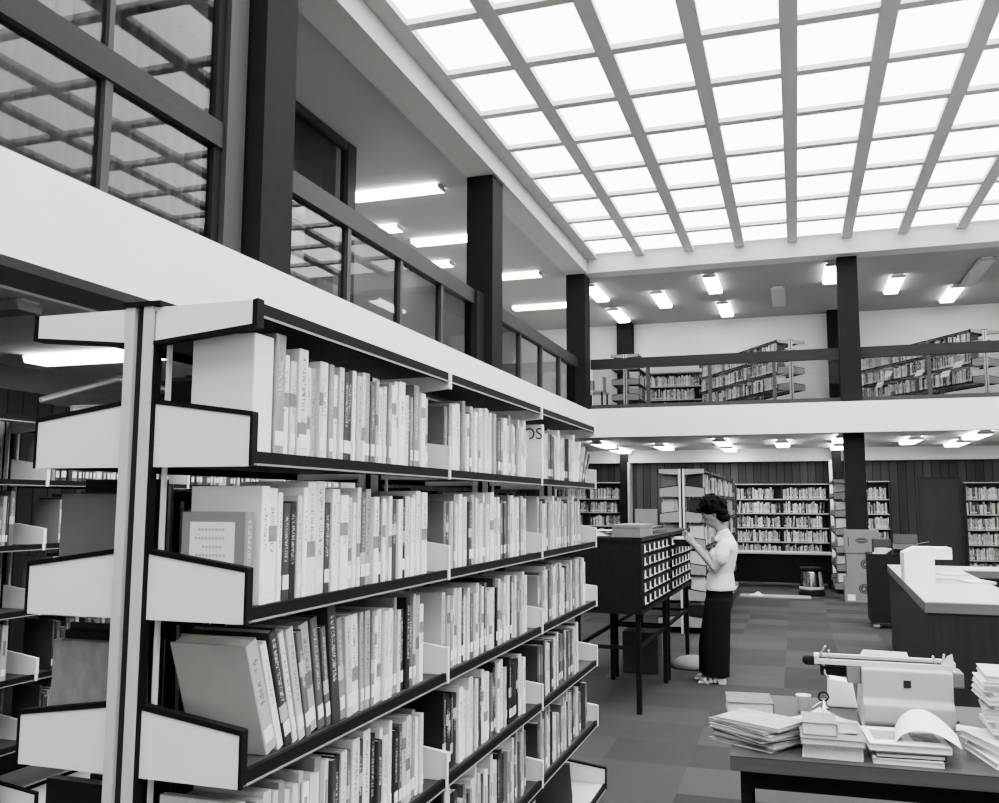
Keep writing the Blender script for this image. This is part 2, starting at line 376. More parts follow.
def screen_x(n, x0, x1, mull):
    w = empty('window_%d' % n, (x0, 15.62, 3.0), kind='structure'); L = x1-x0; H0, H1 = RZ0-3+.02, RZ1-3+.02
    B(0, -.05, H0, L, .05, H1).build('rail', 'railwood_x', w)
    B(0, -.04, 0, L, .04, .24).build('sill', 'framewood', w)
    ms = [m-x0 for m in mull]
    for m in ms: B(m-.03, -.035, .24, m+.03, .035, H0).build('mullion', 'framewood', w)
    ed = [0]+ms+[L]
    for a, b in zip(ed[:-1], ed[1:]): B(a+.03, -.004, .24, b-.03, .004, H0).build('pane', 'glass2', w)
screen_x(4, -3.43, .75, [-2.41, -1.35, -.29]); screen_x(5, 1.07, XR-.01, [2.08, 3.14, 4.2, 5.26])
# set-back glazed room behind the tall screen: curtain wall and its timber end
def pleats(y0, y1, x, z0, z1, amp=.03, pitch=.16):
    n = int((y1-y0)/pitch*8)
    return MB().sheet(lambda u, v: (x+amp*math.sin(2*PI*(y0+(y1-y0)*u)/pitch), y0+(y1-y0)*u, z0+(z1-z0)*v), n, 1, .004)
tag(pleats(6.9, 8.72, -4.86, 3.02, 5.58).build('curtain', 'curtain', smooth=True), 'dark pleated curtain in the window beyond the big column', 'curtain')
tag(pleats(-1, 6.8, -4.9, 3.02, 5.58).build('curtain', 'curtain_l', smooth=True), 'pale pleated curtain behind the tall glass screen over the balcony', 'curtain')
wx = empty('window_6', (-4.76, 7.0, 3.0), kind='structure')
B(-.004, 0, .9, .004, 1.75, 2.5).build('pane', 'glass', wx)
MB().box(-.05, 1.76, 0, .05, 1.95, 2.59).box(-.04, 0, 2.5, .04, 1.76, 2.59).build('jamb', 'framewood', wx)

# ---------------------------------------------------------------- lights
def fluoro_mesh(L, W, H):
    a = MB().prism([(-W/2, 0), (W/2, 0), (W/2-.02, -H), (-W/2+.02, -H)], 'y', -L/2+.015, L/2-.015)
    return a
lampD = {}
def fluoro(x, y, z, along, label, group, L=1.35, W=.27, lit=True, mat='lamp'):
    e = empty('fluorescent_light' if lit else 'ceiling_fitting', (x, y, z), 0 if along == 'y' else PI/2, label, 'ceiling light', group)
    key = (L, W, lit, mat)
    if key not in lampD:
        t = B(-W*.32, -L/2, -.015, W*.32, L/2, 0).build('ceiling_tray', 'rackw', e)
        a = fluoro_mesh(L, W, .05).build('diffuser', mat if lit else 'lampshade_off', e); a.location.z = -.015
        c = MB().prism([(-W/2, 0), (W/2, 0), (W/2-.02, -.052), (-W/2+.02, -.052)], 'y', -L/2, -L/2+.015).build('end_cap', 'rackg', e)
        c.location.z = -.015
        c2 = cp(c, e, (0, L-.015, -.015))
        lampD[key] = (t, a, c, c2)
    else:
        for q in lampD[key]: cp(q, e)
    return e
for i, (x, y) in enumerate(((-4.88, 10.4), (-5.8, 11.8), (-4.95, 12.6), (-5.8, 13.9), (-4.85, 15.05), (-4.88, 17.65))):
    fluoro(x, y, ZC, 'x', '%s lit light counted from the curtained room, in line under the side balcony ceiling' % ordn(i+1) if i else 'lit light beside the curtained room, first under the side balcony ceiling', 'side balcony ceiling lights', .7 if x < -5.5 else 1.3)
for i, (x, y) in enumerate(((-3.58, 16.8), (-2.45, 17.75), (-1.36, 16.75), (.72, 16.6), (1.86, 17.8), (3.0, 18.95), (4.2, 16.9))):
    fluoro(x, y, ZC, 'y', '%s lit light from the corner column, front row over the rear balcony' % ordn(i+1), 'rear balcony ceiling lights')
for i, (x, y) in enumerate(((-3.55, 19.0), (-1.3, 19.05))):
    fluoro(x, y, ZC, 'y', '%s lit light from the corner column, back row over the rear balcony' % ordn(i+1), 'rear balcony ceiling lights')
fluoro(-.21, 18.2, ZC, 'y', 'unlit pale fitting on the rear balcony ceiling before the pillar', 'unlit balcony fittings', 1.5, .26, False)
fluoro(3.15, 17.3, ZC, 'y', 'unlit pale fitting on the rear balcony ceiling beyond the pillar', 'unlit balcony fittings', 1.9, .26, False)
ZL = ZF0+.03
for i, (x, y) in enumerate(((-3.55, 17.2), (-1.28, 17.1), (.78, 16.7), (2.86, 16.4), (4.1, 17.2))):
    fluoro(x, y, ZL, 'y', '%s lit light from the stair of books, front row under the rear balcony' % ordn(i+1) if False else '%s lit light from the corner, front row beneath the rear balcony' % ordn(i+1), 'lights beneath the rear balcony')
for i, (x, y) in enumerate(((-3.6, 19.2), (-2.52, 18.2), (-1.31, 19.2), (-.22, 17.75), (.83, 19.0), (1.98, 17.5), (2.88, 18.5))):
    fluoro(x, y, ZL, 'y', '%s lit light from the corner, back row beneath the rear balcony' % ordn(i+1), 'lights beneath the rear balcony')
fluoro(-5.0, 5.55, ZL, 'x', 'lit light above the tilted open book under the side balcony', 'lights beneath the side balcony', 1.5, mat='lamp_low')
fluoro(-5.25, 9.0, ZL, 'x', 'lit light deeper under the side balcony, behind the racks', 'lights beneath the side balcony', 1.2, mat='lamp_low')
fluoro(-5.25, 12.5, ZL, 'x', 'lit light at the corner end under the side balcony', 'lights beneath the side balcony', 1.2, mat='lamp_low')
for i, y in enumerate((1.2, 4.2)):  # lamps added to brighten the curtain behind the glass
    fluoro(-4.3, y, ZC, 'x', ordn(i+1)+' added light brightening the curtain inside the glazed balcony room', 'added glazed room lights', 1.0)
fluoro(-4.75, 3.95, ZL, 'x', 'unlit ceiling fitting under the side balcony near the front rack', 'lights beneath the side balcony', 1.2, .2, False)
w = bpy.data.worlds.new('world'); scene.world = w; w.use_nodes = True
w.node_tree.nodes['Background'].inputs[0].default_value = (.1, .1, .1, 1)

# ---------------------------------------------------------------- racks
BOOKS = []       # every book: dict(M, t, h, d, tone, kind, label bits, vis)
HW, PW = .034, .233   # half post width, shelf depth
def bracket_mb(depth=PW, h0=.133, h1=.102, th=.016): return MB().prism([(0, 0), (depth, 0), (depth, h1), (0, h0)], 'y', 0, th)
def edging_mb(depth=PW, h0=.133, h1=.102, th=.018, e=.006):
    return MB().prism([(0, h0-.004), (depth-.004, h1-.004), (depth-.004, 0), (depth+e-.004, 0), (depth+e-.004, h1+e*.7), (depth-.004, h1+e), (0, h0+e)], 'y', -.002, th)
class Rack:
    """double-sided library rack running along local +y from y=0"""
    def __init__(s, label, x, y, z, rz, bays, bay, tiers, top, wide_base=True, sides=(1, -1), canopy=True, white='rackw'):
        s.e = empty('library_rack', (x, y, z), rz, label, 'bookshelf')
        s.bays, s.bay, s.tiers, s.sides = bays, bay, tiers, sides
        s.W = Matrix.Translation((x, y, z)) @ Matrix.Rotation(rz, 4, 'Z')
        first = {}
        def put(key, mk, loc, child=None):
            if key not in first:
                o = mk(); o.location = loc; first[key] = (o, [c for c in o.children])
                return o
            o, ch = first[key]; c = cp(o, s.e, loc)
            for q in ch: cp(q, c)
            return c
        def mkpost():
            q = MB().box(-HW, -.016, 0, -.011, .012, top).box(.011, -.016, 0, HW, .012, top).build('post', 'alu', s.e)
            B(-.011, -.006, 0, .011, .03, top-.004).build('gap_shade', 'slot', q)  # dark fill painting the shade in the gap between the two strips
            B(HW, -.010, 0, HW+.004, .012, top-.01).build('post_edge', 'black', q)
            B(HW+.005, .025, .1, HW+.012, .035, top-.06).build('hook_strip', white, q)
            B(-HW-.004, -.02, top, HW+.02, .034, top+.01).build('post_cap', 'black', q)
            return q
        for k in range(bays+1): put('post', mkpost, (0, k*bay, 0))
        for sd in sides:
            for i, z in enumerate(tiers):
                base = wide_base and i == len(tiers)-1
                dep = PW+.04 if base else PW
                for k in range(bays+1):
                    def mkbr():
                        q = bracket_mb(dep).build('end_bracket', white, s.e)
                        edging_mb(dep).build('edging', 'black', q)
                        if sd < 0: q.scale.x = -1
                        return q
                    def mkbr2():
                        q = bracket_mb(dep).build('end_bracket', white, s.e)
                        B(dep, -.006, 0, dep+.004, .006, .102).build('edging', white, q)
                        if sd < 0: q.scale.x = -1
                        return q
                    full = k == 0 or base
                    put(('br', sd, base, full), mkbr if full else mkbr2, (sd*HW, k*bay, z))
                for k in range(bays):
                    def mksh():
                        L = bay
                        q = MB().box(0, .01, .018, sd*(dep-.012), L-.01, .026).build('shelf', 'shelfw' if base else 'shelf', s.e)
                        MB().box(sd*(dep-.012), .008, .0, sd*dep, L-.008, .03).build('shelf_lip', 'black', q)
                        MB().box(sd*(dep), .008, .002, sd*(dep+.002), L-.008, .006).build('lip_strip', 'rackd', q)
                        return q
                    put(('sh', sd, base), mksh, (sd*HW, k*bay, z))
            if canopy:
                for k in range(bays+1):
                    def mkc():
                        q = MB().prism([(0, -.07), (PW, -.048), (PW, 0), (0, 0)], 'y', -.01, .01).build('canopy_bracket', white, s.e)
                        if k: B(PW, -.006, -.05, PW+.004, .006, 0).build('edging', white, q)
                        else: MB().prism([(0, -.07), (PW, -.048), (PW, .0), (PW+.011, .003), (PW+.011, -.054), (PW, -.056), (0, -.078)], 'y', -.012, .012).build('edging', 'black', q)
                        if sd < 0: q.scale.x = -1
                        return q
                    put(('c', sd, k == 0), mkc, (sd*HW, k*bay, top-.002))
                for k in range(bays):
                    def mkt():
                        q = B(0, .012, -.012, sd*(PW-.01), bay-.012, -.004).build('canopy', 'shelf', s.e)
                        B(sd*(PW-.01), .012, -.03, sd*PW, bay-.012, 0).build('canopy_lip', 'black', q)
                        B(sd*(PW), .012, -.03, sd*(PW+.002), bay-.012, -.025).build('lip_strip', 'rackd', q)
                        return q
                    put(('t', sd), mkt, (sd*HW, k*bay, top-.002))
    def fill(s, sd, tier, k, toks, where, vis=1., start=.035, end=None, tilt0=0., tiltn=0, hs=None, seed=0, dep=.0, tones='wwwllllppmmkkddb'):
        """stand books on one shelf of one bay; toks = list of (tone, thickness, height, kind) or a count of free filling"""
        r = random.Random(seed+tier*31+k*7+(sd > 0)*101)
        end = s.bay-.1 if end is None else end
        y = k*s.bay+start; end += k*s.bay; i = 0; z = s.tiers[tier]+.0265
        lst = toks
        while True:
            if lst is not None:
                if i >= len(lst): break
                tone, t, h, kd = lst[i]
            else:
                tone = r.choice(tones); t = r.choice((.012, .016, .02, .022, .026, .03, .034, .04)); h = r.uniform(.175, .25) if r.random() < .8 else r.uniform(.2, .258); kd = r.choice((0, 0, 1, 1, 2))
            tl = 0.
            if tiltn and i < tiltn: tl = tilt0*(1-i/tiltn)
            elif lst is None and r.random() < .07: tl = r.uniform(.02, .09)
            wy = t/math.cos(tl)
            if lst is None and tl and i: y += h*math.sin(tl)
            if y+wy > end: break
            dpt = min(PW-.02, h*r.uniform(.66, .8)); jx = r.uniform(.0, .012)
            xo = sd*(HW+PW-.022-jx+dep)
            loc = Matrix.Translation((xo, y+.0008+(t*math.sin(tl)*0), z+(t*math.sin(abs(tl)) if False else 0)))
            # lean towards smaller y about the book's near lower edge, so it stays on the shelf
            A = s.W @ loc @ Matrix.Rotation(tl, 4, 'X')
            if sd < 0: A = A @ Matrix.Translation((0, t, 0)) @ Matrix.Rotation(PI, 4, 'Z')
            BOOKS.append(dict(M=A, t=t-.0022, h=h, d=dpt, tone=tone, kind=kd, where=where, n=i+1, vis=vis))
            y += wy; i += 1
            if lst is None and r.random() < .02: y += r.uniform(.03, .09)
T6 = [1.588, 1.286, .984, .682, .382, .075]
front = Rack('long double-sided book rack with white end brackets, closest to the viewer', -1.271, 1.5, 0, 0, 3, 1.05, T6, 1.917)
def toks(sx, hbase, spread=.02, tmul=1., r=rnd):
    out = []
    for c in sx.split():
        big = c[0].isupper(); q = c[0].lower(); kd = int(c[1]) if len(c) > 1 else r.choice((0, 0, 1))
        t = (.04 if big else r.choice((.02, .024, .028, .03)))*tmul
        out.append((q, t, hbase+r.uniform(-spread, spread)+(.02 if big else 0), kd))
    return out
SN = ['top', 'second', 'third', 'fourth', 'fifth', 'bottom']; BN = ['first', 'second', 'third']
rows = {
 (0, 0): ('M2 w l W w p2 l w m2 w l d b w l w m2 k2 p w w m1 w w W w d m2', .222),
 (0, 1): ('k m w W w m2 l w k2 l w w l W w l w w p w', .215),
 (0, 2): ('w l d k b k m w l w w p', .215),
 (1, 0): ('w W w d b l w W W d w w W l w w k1 p2 w d w l w d w b w w l', .222),
 (1, 1): ('k d p m w w l w d p l w w m2 w w W l p w w', .215),
 (1, 2): ('p2 m2 l w k p d l m2 w k l p m w p2', .215),
 (2, 0): ('P w d w l k P k2 k D m l W p p m w w l w l m w d b k l p w', .235),
 (2, 1): ('l p m w l w d w l k p w l m w k l w w d b', .22),
 (2, 2): ('m2 k p m l w k m p w l p m2 l w w', .22),
 (3, 0): ('w b k p l l m w l p w l m p w d b w k W d W b d w l', .225),
 (3, 1): ('b1 b1 b1 b1 b1 W w l W m l w d w W w k b d w m W l k', .225),
 (3, 2): ('d k k d m w k w d m w l k w', .22),
}
for (ti, k), (sx, hb) in rows.items():
    tk = toks(sx, hb); tk = tk*2
    nm = '%s shelf, %s bay of the front rack' % (SN[ti], BN[k])
    kw = {}
    if (ti, k) == (0, 0): kw = dict(start=.115); tk[0] = ('m', .042, .258, 2)
    if (ti, k) == (1, 0): kw = dict(start=.085)
    if (ti, k) == (0, 2): kw = dict(start=.135)
    if (ti, k) == (2, 0): kw = dict(tilt0=.36, tiltn=15, start=.13)
    front.fill(1, ti, k, tk, nm, 1., end=.95 if k == 0 else (.72 if (ti, k) == (0, 2) else .93), **kw)
for k in range(3): front.fill(1, 4, k, None, 'fifth shelf, %s bay of the front rack' % BN[k], 1., seed=5, end=.93)
for k in range(2): front.fill(1, 5, k, None, 'bottom shelf, %s bay of the front rack' % BN[k], 1., seed=6, end=.9)
front.fill(1, 5, 2, [('d', .016, .23, 0)], 'bottom shelf, third bay of the front rack', 1., start=.62, tilt0=.3, tiltn=1)
for ti in range(5):
    for k in range(3): front.fill(-1, ti, k, None, "%s shelf, %s bay, front rack's dark side" % (SN[ti], BN[k]), .25 if k == 0 else .02, tones='mkkddbb', seed=77, start=.05 if ti else .3)  # dark tones paint the shade of this side into the covers
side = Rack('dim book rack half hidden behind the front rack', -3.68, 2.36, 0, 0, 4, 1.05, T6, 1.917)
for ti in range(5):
    for k in range(4): side.fill(1, ti, k, None, '%s shelf, %s bay of the dim side rack' % (SN[ti], ['first', 'second', 'third', 'fourth'][k]), .45, tones='pmmkkkddb', seed=200, start=.12 if ti % 2 else .06, end=.8+.12*((ti+k) % 2))  # darker covers carry the dimness under the balcony in their colour
back = Rack('double-sided book rack standing behind the woman', -1.29, 10.8, 0, 0, 5, 1.05, T6, 1.917, white='rackd')
for ti in range(6):
    for k in range(5): back.fill(1, ti, k, None, '%s shelf, %s bay of the rack behind the woman' % (SN[ti], ordn(k+1)), .5, seed=300)
    back.fill(-1, ti, 0, None, '%s shelf, shadowed side of the rack behind the woman' % SN[ti], .1, seed=301)
prack = Rack('end of a book rack half hidden by the tall pillar', .87, 16.3, 0, 0, 2, 1.05, T6, 1.917, white='rackd')
for ti in range(6):
    prack.fill(1, ti, 0, None, '%s shelf of the rack behind the pillar' % SN[ti], .2, seed=310); prack.fill(-1, ti, 0, None, '%s shelf, shaded side of the rack behind the pillar' % SN[ti], .4, seed=311)
T4 = [1.1, .8, .5, .2]
ZU = 3.0
u1 = Rack('low balcony book rack ending just before the pillar', -.02, 16.55, ZU, math.radians(31), 3, 1.05, T4, 1.40, wide_base=False, white='rackd')
u2 = Rack('low balcony book rack beyond the pillar', 3.06, 16.5, ZU, math.radians(31), 3, 1.05, T4, 1.40, wide_base=False, white='rackd')
u3 = Rack('small balcony book rack beside the corner column', -3.1, 17.2, ZU, 0, 1, 1.05, T4, 1.40, wide_base=False, white='rackd')
for rk, nm in ((u1, 'balcony rack before the pillar'), (u2, 'balcony rack beyond the pillar')):
    for ti in range(3):
        for k in range(3):
            rk.fill(-1, ti, k, None, '%s shelf, %s bay of the %s' % (SN[ti], BN[k], nm), .6, seed=320, end=1.0)
for ti in range(3): u3.fill(1, ti, 0, None, '%s shelf of the small balcony rack' % SN[ti], .5, seed=330)

def wall_case(label, x0, x1, y, z0, tiers, top, where, dep=.24, vis=.8, seed=0, side_mat='framewood', empty_to=None):
    e = empty('bookcase', (x0, y, z0), 0, label, 'bookshelf'); L = x1-x0
    B(0, -.012, 0, L, 0, top).build('back_panel', 'door', e)
    B(0, -dep, 0, .02, -.012, top).build('side_panel', side_mat, e); B(L-.02, -dep, 0, L, -.012, top).build('side_panel', side_mat, e)
    B(.0, -dep-.01, top, L, -.0, top+.02).build('top_board', 'rackg', e)
    nb = max(1, round(L/.95)); w = L/nb
    for k in range(1, nb): B(k*w-.008, -dep, 0, k*w+.008, -.012, top).build('divider', 'shelf', e)
    for i, z in enumerate(tiers):
        s = B(.02, -dep, z-.02, L-.02, -.012, z).build('shelf', 'shelf', e)
        B(.02, -dep-.006, z-.022, L-.02, -dep, z+.002).build('shelf_edge', 'rackg', s)
    W = Matrix.Translation((x0, y, z0))
    for i, z in enumerate(tiers):
        for k in range(nb):
            r = random.Random(seed+i*13+k); x = k*w+.03; n = 0; lim = (k+1)*w-.03-r.choice((0, .0, .03, .12))
            while True:
                t = r.choice((.016, .022, .026, .03, .036)); h = r.uniform(.18, .25); tl = 0
                if r.random() < .12: tl = r.choice((-1, 1))*r.uniform(.03, .12)
                wx = t/math.cos(tl)+.003
                if tl < 0: pass
                if x+wx+(h*math.sin(abs(tl)) if n == 0 else 0) > lim: break
                n += 1
                # spine faces -y ; thickness along +x
                A = W @ Matrix.Translation((x, -dep+.02+r.uniform(0, .015), z+.001+(t*math.sin(tl) if tl > 0 else 0))) @ Matrix.Rotation(tl if tl > 0 else 0, 4, 'Y') @ Matrix.Rotation(-PI/2, 4, 'Z')
                if tl > 0: x += .01
                BOOKS.append(dict(M=A, t=t-.001, h=h, d=min(dep-.05, h*.72), tone=r.choice('wwwlllppmmkkd'), kind=r.choice((0, 1, 2)), where='%s shelf of the %s' % (SN[i], where), n=n+k*40, vis=vis))
                x += wx+(h*math.sin(tl) if tl > 0 else 0)
    return e
T5 = [1.6, 1.3, 1.0, .7, .4]
wall_case('wide wall bookcase behind the dark bench', -1.25, .65, YB-.07, 0, T5, 1.9, 'wide wall bookcase', seed=500)
wall_case('narrow wall bookcase showing beside the pillar', 1.08, 1.82, YB-.07, 0, T5, 1.95, 'narrow wall bookcase', seed=510)
wall_case('wall bookcase next to the timber door', 3.2, 5.0, YB-.07, 0, T5+[.1], 1.92, 'bookcase by the door', seed=520)
wall_case('dim wall bookcase beside the black post in the corner', -5.2, -3.74, YB-.07, 0, T5, 1.95, 'dim corner bookcase', seed=530)
wall_case('low bookcase against the rear balcony wall', -3.1, -1.9, YB-.03, ZU, [1.1, .8, .5, .2], 1.4, 'balcony wall bookcase', seed=540)

# ---------------------------------------------------------------- build the books
def area(b):
    c = [proj(b['M'] @ Vector(p)) for p in ((0, 0, 0), (0, b['t'], 0), (0, 0, b['h']), (0, b['t'], b['h']), (-b['d'], 0, 0), (-b['d'], 0, b['h']))]
    if min(q[2] for q in c) < .3: return 0
    cx = sum(q[0] for q in c)/6; cy = sum(q[1] for q in c)/6
    if not (-5 < cx < 1004 and -5 < cy < 808): return 0
    X = [min(max(q[0], 0), 999) for q in c[:4]]; Y = [min(max(q[1], 0), 803) for q in c[:4]]
    if 'dim side rack' in b['where'] and cx > 118: return 0
    if 'dark side' in b['where'] and cx > 200: return 0
    return (max(X)-min(X)+.5)*(max(Y)-min(Y))*b['vis']
def cover_mb(t, h, d):
    e = min(.0032, t*.2)
    m = MB()
    m.prism([(0, e), (0, t-e), (-.0016, t), (-d, t), (-d, t-e), (-.004, t-e), (-.004, e), (-d, e), (-d, 0), (-.0016, 0)], 'z', 0, h)
    return m
for b in BOOKS: b['a'] = area(b)
BOOKS.sort(key=lambda b: -b['a'])
NB = 256
tone_word = dict(w='white', l='pale', p='light grey', m='grey', k='dark grey', d='dark', b='black')
def book_obj(b, label, group, cat='book', parts=True, name='book'):
    t, h, d = b['t'], b['h'], b['d']
    o = cover_mb(t, h, d).build(name, BM[b['tone'], b['kind']])
    o.matrix_world = b['M']
    tag(o, label, cat, group)
    if parts:
        e = min(.0032, t*.2)
        B(-d+.003, e, .003, -.004, t-e, h-.004).build('page_block', 'pages', o)
        if t > .013 and b.get('sticker', True):
            B(-.0001, t*.1, .022, .0007, t*.9, .052).build('spine_label', 'label', o)
    return o
for i, b in enumerate(BOOKS[:NB]):
    thin = 'slim' if b['t'] < .018 else ('thick' if b['t'] > .034 else '')
    w = [x for x in (thin, tone_word[b['tone']], 'book,') if x]
    n = b['n'] % 40 or 40
    lab = ' '.join(w)+' '+ordn(n)+' along the '+b['where']
    b['sticker'] = rnd.random() < .8
    book_obj(b, lab, 'library books on the shelves')
st = MB(); cols = []
for b in BOOKS[NB:]:
    k = len(st.v); bb = MB(); t, h, d = b['t'], b['h'], b['d']
    bb.box(-d, 0, 0, 0, t, h).box(0, t*.15, .02, .0006, t*.85, .05).box(0, t*.3, h*.45, .0006, t*.7, h*(.6+.3*rnd.random()))
    bb.box(-d+.004, t*.12, h, -.004, t*.88, h+.0006)
    st.add([tuple(b['M'] @ Vector(p)) for p in bb.v], bb.f)
    v = TONES[b['tone']]*rnd.uniform(.8, 1.1); ink = v*.4 if v > .3 else v*3
    cols += [v]*8+[.8 if rnd.random() < .7 else v]*8+[ink]*8+[.6]*8
so = st.build('book', 'booktone')
at = so.data.attributes.new('tone', 'FLOAT_COLOR', 'POINT')
at.data.foreach_set('color', [x for v in cols for x in (min(1, v), min(1, v), min(1, v*.98), 1)])
tag(so, 'countless small books filling the farther shelves all around the library', 'books', kind='stuff')

# ---------------------------------------------------------------- lying books and loose papers
_RX = Matrix.Rotation(PI/2, 4, 'X')
def flat(x, y, z, w, l, t, rz, tone, kind, label, group=None, name='book', cat='book', tilt=0):
    """a book lying flat; x,y = centre of its footprint, spine towards local +x"""
    A = Matrix.Translation((x, y, z)) @ Matrix.Rotation(rz, 4, 'Z') @ Matrix.Rotation(tilt, 4, 'Y') @ Matrix.Translation((w/2, l/2, 0)) @ _RX
    return book_obj(dict(M=A, t=t, h=l, d=w, tone=tone, kind=kind, sticker=False), label, group, cat, True, name)

# the book whose cover shows two big letters
book_obj(dict(M=front.W @ Matrix.Translation((HW+PW-.075, 2.125, T6[0]+.0275)), t=.05, h=.205, d=.14, tone='w', kind=0, sticker=False), 'thick white book set back before the book lettered OS on the top shelf', 'library books on the shelves')
ob_ = book_obj(dict(M=front.W @ Matrix.Translation((HW+PW-.02, 2.182, T6[0]+.0275)), t=.03, h=.235, d=.18, tone='w', kind=0, sticker=False), 'white book with letters OS on its cover, near start of third bay, top shelf', 'library books on the shelves')
fc = bpy.data.curves.new('cover_lettering', 'FONT'); fc.body = 'OS'; fc.size = .07; fc.extrude = .0004; fc.materials.append(M['ink'])
f0 = bpy.data.objects.new('cover_lettering', fc); COL.objects.link(f0); bpy.context.view_layer.update()
fm = bpy.data.meshes.new_from_object(f0.evaluated_get(bpy.context.evaluated_depsgraph_get())); bpy.data.objects.remove(f0); bpy.data.curves.remove(fc)
fo = bpy.data.objects.new('cover_lettering', fm); COL.objects.link(fo); fo.parent = ob_; fo.rotation_euler.x = PI/2; fo.location = (-.088, -.0006, .172)
# grey bordered book with a printed white title panel, first on the second shelf
tb_ = book_obj(dict(M=front.W @ Matrix.Translation((HW+PW-.035, .042, T6[1]+.0275)), t=.03, h=.185, d=.15, tone='m', kind=0, sticker=False), 'grey book with a white printed title panel on its cover, first on the second shelf', 'library books on the shelves')
tp = B(-.13, -.0008, .04, -.025, -.0001, .165).build('title_panel', 'paper', tb_)
tl_ = MB()
for j, (a, c) in enumerate(((.02, .085), (.012, .09), (.03, .08), (.015, .088), (.025, .07), (.04, .065))):
    z = .15-.017*j
    for q in range(int((c-a)/.008)): tl_.box(-.13+a+.008*q, -.0012, z-.003, -.13+a+.008*q+.0055, -.0009, z+.002)
tl_.build('printed_lettering', 'rackg', tp)
for i, (tn, t) in enumerate((('w', .022), ('p', .026), ('k', .024), ('d', .02))):
    a = (-.3, -.55, -.68, -.75)[i]; A = front.W @ Matrix.Translation((HW+PW-.025, (2.87, 2.925, 2.975, 3.02)[i], T6[0]+.0275)) @ Matrix.Rotation(a, 4, 'X') @ Matrix.Translation((0, -t, 0))
    book_obj(dict(M=A, t=t-.001, h=.21-.005*i, d=.15, tone=tn, kind=1), ['white', 'light grey', 'dark grey', 'dark'][i]+' book leaning out over the far bracket of the top shelf', 'library books on the shelves')

# ---------------------------------------------------------------- card catalogue
def catalogue(x, y, rz, label, first=None, open_at=None):
    L, D, Z0, Z1 = 1.30, .55, .71, 1.262
    e = empty('card_catalogue', (x, y, 0), rz, label, 'cabinet', 'card catalogue cabinets')
    MB().box(-D, 0, Z0, -.03, L, Z0+.03).box(-D, 0, Z0+.03, -D+.02, L, Z1-.03).box(-D, 0, Z0+.03, 0, .025, Z1-.03).box(-D, L-.025, Z0+.03, 0, L, Z1-.03).build('carcass', 'cab', e)
    B(-D-.005, -.006, Z1-.03, .004, L+.006, Z1).build('top', 'cab', e)
    B(-.03, 0, Z0, 0, L, Z0+.03).build('front_rail', 'cab', e)
    lab = MB().prism([(-.024, -.03), (.024, -.03), (.018, .002), (.013, .03), (-.013, .03), (-.018, .002)], 'x', .002, .006)
    pw, ph = (L-.07)/6, (Z1-.03-Z0-.05)/5
    proto = None
    for r in range(5):
        for c in range(6):
            yc = .035+pw*(c+.5); zc = Z0+.04+ph*(r+.5)
            dx = .14 if open_at == (r, c) else 0
            if proto is None:
                o = MB().box(-.46, -pw/2+.006, -ph/2+.006, 0, pw/2-.006, ph/2-.03).box(-.02, -pw/2+.004, -ph/2+.004, .0, pw/2-.004, ph/2-.004).build('card_drawer', 'cab', e)
                k = lab.build('card_label', 'label', o)
                h = MB().tube([(.006, -.016, -.018), (.02, -.01, -.018), (.02, .01, -.018), (.006, .016, -.018)], .004, 6).build('pull', 'alu', o)
                proto = (o, k, h); o.location = (dx, yc, zc)
            else:
                o = cp(proto[0], e, (dx, yc, zc)); cp(proto[1], o); cp(proto[2], o)
            if dx: B(-.4, -pw/2+.02, -.02, -.03, pw/2-.02, ph/2-.012).build('index_cards', 'paper', o)
    for lx in (-D+.04, -.055):
        for ly in (.035, L-.075): B(lx, ly, 0, lx+.035, ly+.035, Z0).build('leg', 'black', e)
    for lx in (-D+.045, -.05): B(lx, .07, .45, lx+.025, L-.075, .475).build('side_rail', 'black', e)
    for ly in (.04, L-.07): B(-D+.075, ly, .45, -.055, ly+.025, .475).build('cross_rail', 'black', e)
    return e
crz = -.0226
catalogue(-1.09, 6.6, crz, 'card catalogue with a pale box and papers on top')
catalogue(-1.09+1.33*math.sin(-crz), 6.6+1.33, crz, 'card catalogue at which the woman stands, one drawer pulled out', open_at=(4, 1))
bx = empty('wooden_box', (-1.205, 6.93, 1.263), crz, 'pale wooden box on top of the card catalogue', 'box')
MB().box(-.105, -.27, 0, .105, .27, .07).build('box_body', 'carton', bx); B(-.11, -.275, .07, .11, .275, .09).build('lid', 'carton', bx)
def paper(name, fn, label, mat='paper', nu=6, nv=4, th=.0012, cat='paper', group=None):
    return tag(MB().sheet(fn, nu, nv, th).build(name, mat, smooth='auto'), label, cat, group)
for i in range(4):
    paper('loose_sheet', lambda u, v, i=i: (-1.5+.15*u+.01*i, 6.66+.22*v+.03*i, 1.2645+.012*i+.012*math.sin(3*u+i)*math.sin(PI*v)+.006), ['lowest', 'second', 'third', 'uppermost'][i]+' crumpled white sheet beside the wooden box on the catalogue', group='papers on the catalogue')
for i in range(4):
    paper('loose_sheet', lambda u, v, i=i: (-1.42+.24*u+.02*i, 7.45+.3*v+.14*i, 1.2645+.012*i+.02*u*u+.012*math.sin(2*v+i)), ['lowest', 'second', 'third', 'uppermost'][i]+' white sheet behind the wooden box on the catalogue', group='papers on the catalogue')

